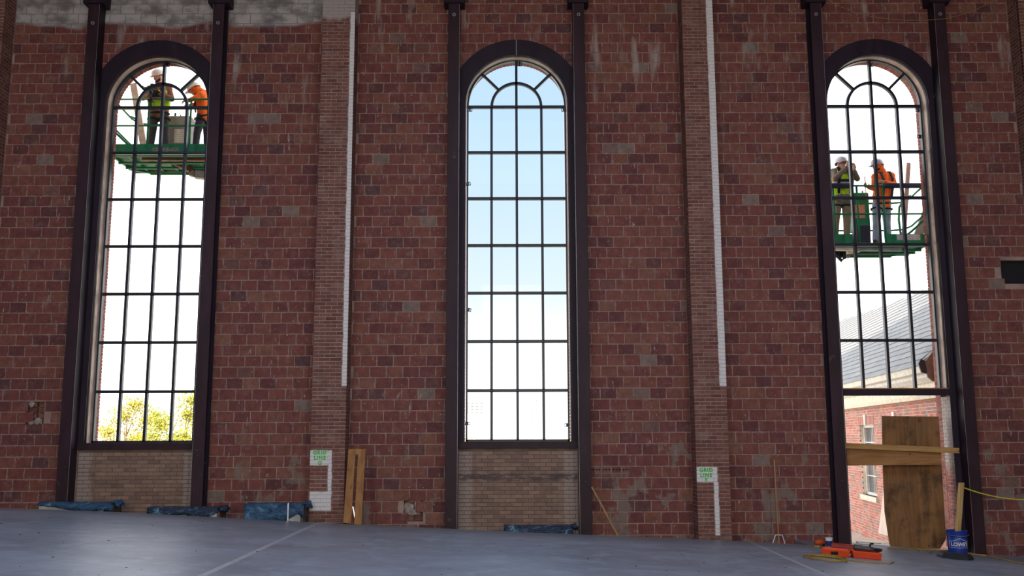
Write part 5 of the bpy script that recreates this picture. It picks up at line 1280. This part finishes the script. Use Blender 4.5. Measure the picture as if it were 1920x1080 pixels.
def worker(label, J, face, opts):
    """J: joints in the world. face: horizontal look direction + tilt"""
    V = {k: Vector(v) for k, v in J.items()}; foot = (V['ankL']+V['ankR'])/2; zb = min(V['ankL'].z, V['ankR'].z)-0.09
    r = thing('person', label, 'person', (foot.x, foot.y, zb)); fw = Vector(face).normalized(); sd = fw.cross(Vector((0, 0, 1))).normalized(); up = sd.cross(fw).normalized()
    hip = (V['hipL']+V['hipR'])/2; chest = (V['shL']+V['shR'])/2; nk = chest+(V['head']-chest)*0.45; spine = (chest-hip); sx = (V['shR']-V['shL']).normalized()
    bf = sx.cross(spine).normalized()           # chest normal, one way or the other
    if bf.dot(Vector(opts['chest'])) < 0: bf = -bf
    # ---- body: one closed surface
    m = MB(); hd = V['head']; R = 0.082
    m.capsule(hd-fw*0.012, R, hd+up*0.045-fw*0.008, R*1.02, 16); m.capsule(hd+fw*0.02-up*0.02, 0.066, hd+fw*0.035-up*0.078, 0.042, 14)
    m.capsule(hd+fw*0.080+up*0.012, 0.010, hd+fw*0.100-up*0.018, 0.015, 8)
    for q in (-1, 1):
        m.capsule(hd+sd*q*0.080-up*0.02, 0.014, hd+sd*q*0.085+up*0.015, 0.017, 8)
        m.capsule(hd+fw*0.070+sd*q*0.035+up*0.034, 0.010, hd+fw*0.073+sd*q*0.012+up*0.034, 0.010, 8)
    m.capsule(nk-up*0.02, 0.058, hd-up*0.05-fw*0.02, 0.056, 12)
    def torso(mm, g):
        for q in (-0.5, 0, 0.5):
            mm.capsule(hip+sx*q*0.17+spine*0.0, 0.095+g, hip+sx*q*0.18+spine*0.5, 0.098+g, 14); mm.capsule(hip+sx*q*0.18+spine*0.5, 0.098+g, hip+sx*q*0.26+spine*0.88, 0.095+g, 14)
        mm.capsule(V['shL'], 0.062+g, V['shR'], 0.062+g, 14); mm.capsule(chest, 0.08+g, nk, 0.05+g, 12)
    def arm(mm, s_, g, end=1.0):
        a, b, c = V['sh'+s_], V['el'+s_], V['wr'+s_]; mm.capsule(a, 0.056+g, b, 0.042+g, 12); mm.capsule(b, 0.042+g, b+(c-b)*end, 0.030+g, 12)
    def leg(mm, s_, g, end=1.0):
        a, b, c = V['hip'+s_], V['kn'+s_], V['ank'+s_]; mm.capsule(a, 0.085+g, b, 0.057+g, 14); mm.capsule(b, 0.057+g, b+(c-b)*end, 0.040+g*1.2, 12)
    torso(m, -0.012)
    for s_ in 'LR':
        arm(m, s_, -0.006); leg(m, s_, -0.01); c, h_ = V['wr'+s_], Vector(opts['hand'+s_][0]); hand(m, c, h_, opts['hand'+s_][1], opts['hand'+s_][2], opts['hand'+s_][3])
        f = V['ank'+s_]; t = Vector(opts['toe']).normalized(); m.capsule(f-Vector((0, 0, 0.045))-t*0.03, 0.038, f-Vector((0, 0, 0.05))+t*0.13, 0.034, 10)
    remesh(part(m, 'body', opts.get('skin', SKIN), r, True), 0.0075, 3)
    # ---- clothes
    m = MB(); torso(m, 0.022); arm(m, 'L', 0.016, 0.93); arm(m, 'R', 0.016, 0.93)
    if opts.get('hood'):
        m.capsule(nk-fw*0.02, 0.10, hd-fw*0.03-up*0.03, 0.098, 14); m.capsule(hd-fw*0.035, 0.105, hd-fw*0.02+up*0.05, 0.105, 16)
    else: m.capsule(nk-up*0.03-bf*0.02, 0.085, nk+up*0.015-bf*0.025, 0.078, 12)
    remesh(part(m, 'jacket', opts['jacket'], r, True), 0.012, 3)
    m = MB()
    for q in (-0.5, 0, 0.5): m.capsule(hip+sx*q*0.17, 0.108, hip+sx*q*0.17+spine*0.16, 0.108, 12)
    leg(m, 'L', 0.018, 0.97); leg(m, 'R', 0.018, 0.97); remesh(part(m, 'trousers', opts['trousers'], r, True), 0.012, 3)
    for s_ in 'LR':
        f = V['ank'+s_]; t = Vector(opts['toe']).normalized(); m = MB(); m.capsule(f, 0.052, f-Vector((0, 0, 0.04)), 0.052, 12); m.capsule(f-Vector((0, 0, 0.042))-t*0.03, 0.047, f-Vector((0, 0, 0.048))+t*0.15, 0.042, 12)
        remesh(part(m, 'boot', M['boot'], r, True), 0.010, 2)
    if opts.get('vest'):
        m = MB(); z0 = 0.24
        for q in (-0.5, 0, 0.5): m.capsule(hip+sx*q*0.19+spine*z0, 0.124, hip+sx*q*0.25+spine*0.80, 0.130, 14)
        for s_ in 'LR': p = V['sh'+s_]*0.62+chest*0.38; m.capsule(p+bf*0.075-spine*0.05, 0.045, p+up*0.052, 0.05, 10); m.capsule(p-bf*0.075-spine*0.05, 0.045, p+up*0.052, 0.05, 10)
        remesh(part(m, 'vest', M['vest'], r, True), 0.012, 2)
    # harness: webbing over shoulders, chest strap, leg loops
    g = 0.145 if opts.get('vest') else 0.135
    H = MB()
    for s_, q in (('L', -1), ('R', 1)):
        p = V['sh'+s_]*0.55+chest*0.45; lo = hip+spine*0.22+sx*q*0.12
        pts = [lo-bf*g*0.95, chest-spine*0.25+sx*q*0.03-bf*g*1.05, p+up*0.095-bf*0.03, p+bf*0.07+up*0.085, p+bf*g*1.02-spine*0.14, hip+spine*0.55+sx*q*0.13+bf*g*1.08, lo+bf*g*1.02]
        for a, b in zip(pts[:-1], pts[1:]): H.bar(a, b, 0.05, 0.02, bf if abs((b-a).normalized().dot(bf)) < 0.8 else up)
    H.bar(hip+spine*0.66-sx*0.14+bf*g*1.06, hip+spine*0.66+sx*0.14+bf*g*1.06, 0.02, 0.05, spine)
    for s_ in 'LR':
        a, b = V['hip'+s_], V['kn'+s_]; ax = (b-a).normalized(); c = a+ax*0.10; u = ax.orthogonal().normalized(); v = ax.cross(u); H.tube([c+(u*math.cos(t)+v*math.sin(t))*0.115 for t in np.linspace(0, 2*PI, 17)], 0.016, 6)
    H.tube([hip+spine*0.05+(sx*math.cos(t)*0.205+bf*math.sin(t)*0.128) for t in np.linspace(0, 2*PI, 25)], 0.022, 6)
    part(H, 'harness', M['harness'], r)
    # helmet with brim and suspension strap
    hu = (up+fw*0.0).normalized(); c = hd+hu*0.055-fw*0.006; rot = Matrix((sd, fw, hu)).transposed()
    m = MB(); prof = [(0.122, -0.01), (0.126, 0.0), (0.120, 0.025), (0.112, 0.06), (0.092, 0.095), (0.060, 0.117), (0.02, 0.125), (0.0, 0.1255)]
    m.lathe(prof, (0, 0, 0), 28)
    m.v = [(x*0.93, y*1.12, z) for x, y, z in m.v]
    m.add([(math.cos(a)*0.112*q, math.sin(a)*(0.135 if q == 1 else 0.205), -0.008 - (0.012 if q != 1 else 0)) for a in np.linspace(0.25, PI-0.25, 13) for q in (1, 1.02)], [(2*i, 2*i+1, 2*i+3, 2*i+2) for i in range(12)])
    for q in (-0.35, 0, 0.35): m.tube([(q*0.12, -0.11, 0.055), (q*0.11, -0.06, 0.108), (q*0.1, 0.0, 0.128-abs(q)*0.02), (q*0.11, 0.07, 0.108), (q*0.12, 0.115, 0.06)], 0.007, 6)
    m.v = [tuple(c+rot @ Vector(p)) for p in m.v]; o = part(m, 'helmet', opts.get('helmet', M['helmet']), r, True); sm = o.modifiers.new('thick', 'SOLIDIFY'); sm.thickness = 0.004
    m = MB(); m.tube([c+rot @ Vector((math.cos(a)*0.105, math.sin(a)*0.122-0.012, -0.018)) for a in np.linspace(PI*1.05, PI*1.95, 12)], 0.012, 6); part(m, 'head_band', M['hose'], r, True)
    if opts.get('sticker'):
        m = MB(); m.lathe([(0.016, 0.0), (0.028, 0.0), (0.028, 0.004), (0.016, 0.004)], (0, 0, 0), 14, 'Y'); q = opts['sticker']; p = c+rot @ Vector((q*0.098, -0.05, 0.055)); dirn = (rot @ Vector((q, -0.35, 0.45))).normalized()
        mt = Vector((0, 1, 0)).rotation_difference(dirn).to_matrix(); m.v = [tuple(p+dirn*0.008+mt @ Vector(v)) for v in m.v]; part(m, 'helmet_sticker', M['hose'], r)
    # face
    for q in (-1, 1):
        m = MB(); e = hd+fw*0.072+sd*q*0.030+up*0.018; m.capsule(e, 0.012, e+fw*0.002, 0.012, 10); part(m, 'eye', M['white'], r, True); m = MB(); e += fw*0.010; m.capsule(e, 0.006, e+fw*0.002, 0.006, 8); part(m, 'pupil', M['hose'], r, True)
    m = MB(); e = hd+fw*0.079-up*0.047; m.capsule(e-sd*0.02, 0.006, e+sd*0.02, 0.006, 8); part(m, 'mouth', simple('lips', (150, 92, 82), 0.6), r, True)
    if opts.get('beard'):
        m = MB(); bcol = simple('dark_beard', (52, 40, 36), 0.95, 0, 0.3, 40)
        for t in np.linspace(-1, 1, 9): p = hd+fw*(0.066-0.045*abs(t)**1.5)+sd*t*0.066-up*(0.078-0.035*abs(t)); m.capsule(p, 0.020, p-up*0.016+fw*0.004, 0.016, 8)
        m.capsule(hd+fw*0.088-sd*0.022-up*0.032, 0.007, hd+fw*0.088+sd*0.022-up*0.032, 0.007, 8); remesh(part(m, 'beard', bcol, r, True), 0.006, 2)
    if opts.get('glasses'):
        m = MB()
        for q in (-1, 1): e = hd+fw*0.090+sd*q*0.032+up*0.018; m.tube([e+(sd*math.cos(a)*0.024+up*math.sin(a)*0.016) for a in np.linspace(0, 2*PI, 13)], 0.003, 5); m.tube([e+sd*q*0.024, hd+sd*q*0.09+up*0.02], 0.003, 5)
        part(m, 'glasses', M['hose'], r)
    if opts.get('gloves'):
        for s_ in 'LR':
            m = MB(); h_ = opts['hand'+s_]; hand(m, V['wr'+s_]-Vector(h_[0]).normalized()*0.01, h_[0], h_[1], h_[2], h_[3], 1.14); remesh(part(m, 'glove', M['glove'], r, True), 0.007, 2)
    return r
def joints(spec): return {k: at(px, py, Y) for k, (px, py, Y) in spec.items()}
YL = 1.28
dz = lambda px, y: at(px, 300, y)
J1 = joints(dict(head=(296.5, 146, 1.24), shL=(280.5, 167.5, YL), shR=(316, 167, YL), elL=(267.5, 184, YL-0.12), wrL=(281, 179, YL-0.34), elR=(322, 186, YL-0.08), wrR=(298, 174, YL-0.33),
    hipL=(288.5, 216, YL+0.02), hipR=(307, 216, YL+0.02), knL=(285, 254, YL-0.02), knR=(310, 254, YL), ankL=(281, 284, YL+0.02), ankR=(312, 284, YL+0.04)))
J1['ankL'].z = J1['ankR'].z = zL+0.105
worker('person in brown jacket and lime vest holding a drill in the higher green basket', J1, (-0.55, -0.72, -0.30), dict(chest=(-0.3, -1, 0), toe=(-0.3, -1, 0), jacket=cloth('brown_jacket', (140, 92, 72)), trousers=cloth('charcoal_trousers', (78, 70, 72)), vest=True, beard=True, gloves=True, sticker=1,
    handL=((0.75, -0.5, 0.25), (0.2, 0.3, 1), 1, 0.9), handR=((-0.9, -0.35, 0.05), (0.2, 0.6, 0.6), -1, 0.9)))
# the drill he holds
def drill():
    a = at(281, 178, 0.83); r = thing('cordless_drill', 'black cordless drill held by the person in the brown jacket', 'drill', a)
    m = MB(); p, q = at(286, 175, 0.82), at(271, 163.5, 0.80); d = (q-p); m.tube([p, p+d*0.1, p+d*0.55, p+d*0.6, p+d*0.8, q], [0.03, 0.042, 0.042, 0.03, 0.028, 0.018], 12); part(m, 'body', M['hose'], r, True)
    m = MB(); m.tube([q, q+d*0.25], 0.008, 6); part(m, 'bit', M['bright'], r); m = MB(); h0 = p+d*0.2; h1_ = at(283, 187, 0.80); m.tube([h0, h1_], [0.024, 0.022], 10); part(m, 'grip', M['hose'], r, True); m = MB(); m.bar(h1_-Vector((0.045, 0, 0.02)), h1_+Vector((0.045, 0, -0.02)), 0.07, 0.05); part(m, 'battery', M['hose'], r)
    m = MB(); h2 = p+d*0.7; m.tube([h2, h2+Vector((0.05, 0, 0.07))], 0.010, 8); part(m, 'side_handle', M['hose'], r)
drill()
Y2 = 1.30
J2 = joints(dict(head=(365, 170, Y2-0.06), shL=(376, 179, Y2-0.17), shR=(386, 176, Y2+0.17), elL=(366, 184, Y2-0.25), wrL=(354, 188.5, Y2-0.28), elR=(375, 196, Y2+0.2), wrR=(358, 197, Y2+0.1),
    hipL=(378, 217, Y2-0.08), hipR=(388, 217, Y2+0.10), knL=(369.5, 250, Y2-0.12), knR=(388, 251, Y2+0.10), ankL=(366, 284, Y2-0.10), ankR=(388.5, 284, Y2+0.12)))
J2['ankL'].z = J2['ankR'].z = zL+0.105
worker('person in orange hooded sweatshirt bending forward at the rail of the higher basket', J2, (-0.85, -0.12, -0.50), dict(chest=(-1, -0.1, -0.3), toe=(-1, -0.1, 0), jacket=cloth('orange_hoodie', (250, 112, 30), 0.12), trousers=cloth('dark_jeans', (64, 62, 70)), hood=True, skin=SKIN,
    handL=((-0.9, -0.2, -0.15), (0, 0, -1), 1, 0.7), handR=((-0.9, -0.1, 0.0), (0, 0, -1), -1, 0.7)))
YR1 = 1.22
J3 = joints(dict(head=(1578, 310, YR1-0.04), shL=(1563, 323, YR1), shR=(1594, 323, YR1+0.02), elL=(1566, 335, YR1-0.24), wrL=(1588, 313, YR1-0.38), elR=(1607.5, 335, YR1-0.06), wrR=(1601, 319, YR1-0.30),
    hipL=(1569.5, 378, YR1), hipR=(1587, 378, YR1+0.02), knL=(1567, 415, YR1-0.02), knR=(1588, 415, YR1), ankL=(1565.5, 446, YR1+0.02), ankR=(1587, 446, YR1+0.03)))
J3['ankL'].z = J3['ankR'].z = zR+0.105
worker('person in khaki jacket and lime vest reaching up at the window bars, lower basket', J3, (0.35, -0.9, 0.05), dict(chest=(0.1, -1, 0), toe=(0.1, -1, 0), jacket=cloth('khaki_jacket', (124, 112, 100)), trousers=cloth('khaki_trousers', (150, 132, 108)), vest=True, glasses=True, helmet=simple('grey_white_helmet', (196, 196, 204), 0.3),
    handL=((0.15, -0.25, 0.95), (0.6, -0.6, 0), -1, 0.5), handR=((-0.1, -0.3, 0.9), (-0.6, -0.5, 0), 1, 0.6)))
YR2 = 1.28
J4 = joints(dict(head=(1645, 314, YR2-0.05), shL=(1641, 332, YR2-0.12), shR=(1671, 330, YR2+0.08), elL=(1638.5, 353, YR2-0.20), wrL=(1629.5, 351.5, YR2-0.18), elR=(1677, 347, YR2-0.08), wrR=(1658, 341, YR2-0.27),
    hipL=(1645, 384, YR2-0.04), hipR=(1661, 384, YR2+0.08), knL=(1643.5, 418, YR2-0.08), knR=(1663, 417, YR2+0.08), ankL=(1641.5, 449, YR2-0.06), ankR=(1664, 447, YR2+0.10)))
J4['ankL'].z = J4['ankR'].z = zR+0.105
worker('person in orange hooded sweatshirt and pale jeans standing upright in the lower basket', J4, (-0.9, -0.35, -0.10), dict(chest=(-0.4, -1, 0), toe=(-0.5, -1, 0), jacket=cloth('orange_hoodie_b', (252, 112, 36), 0.12), trousers=cloth('pale_jeans', (142, 152, 168)), hood=True, beard=True, glasses=True, skin=SKIN_B, helmet=simple('silver_helmet', (182, 180, 186), 0.3),
    handL=((-0.85, -0.35, 0.25), (0.3, 0.3, 0.9), -1, 1.0), handR=((-0.9, -0.2, 0.1), (0, 0.8, -0.3), 1, 0.8)))
m = MB(); a, b = at(1621.5, 331, 1.02), at(1624, 375, 1.02); m.tube([a, b], 0.009, 6); o = m.build('thin_rod', M['stick'], loc=b); tag(o, 'thin upright rod held by the person in pale jeans', 'rod')
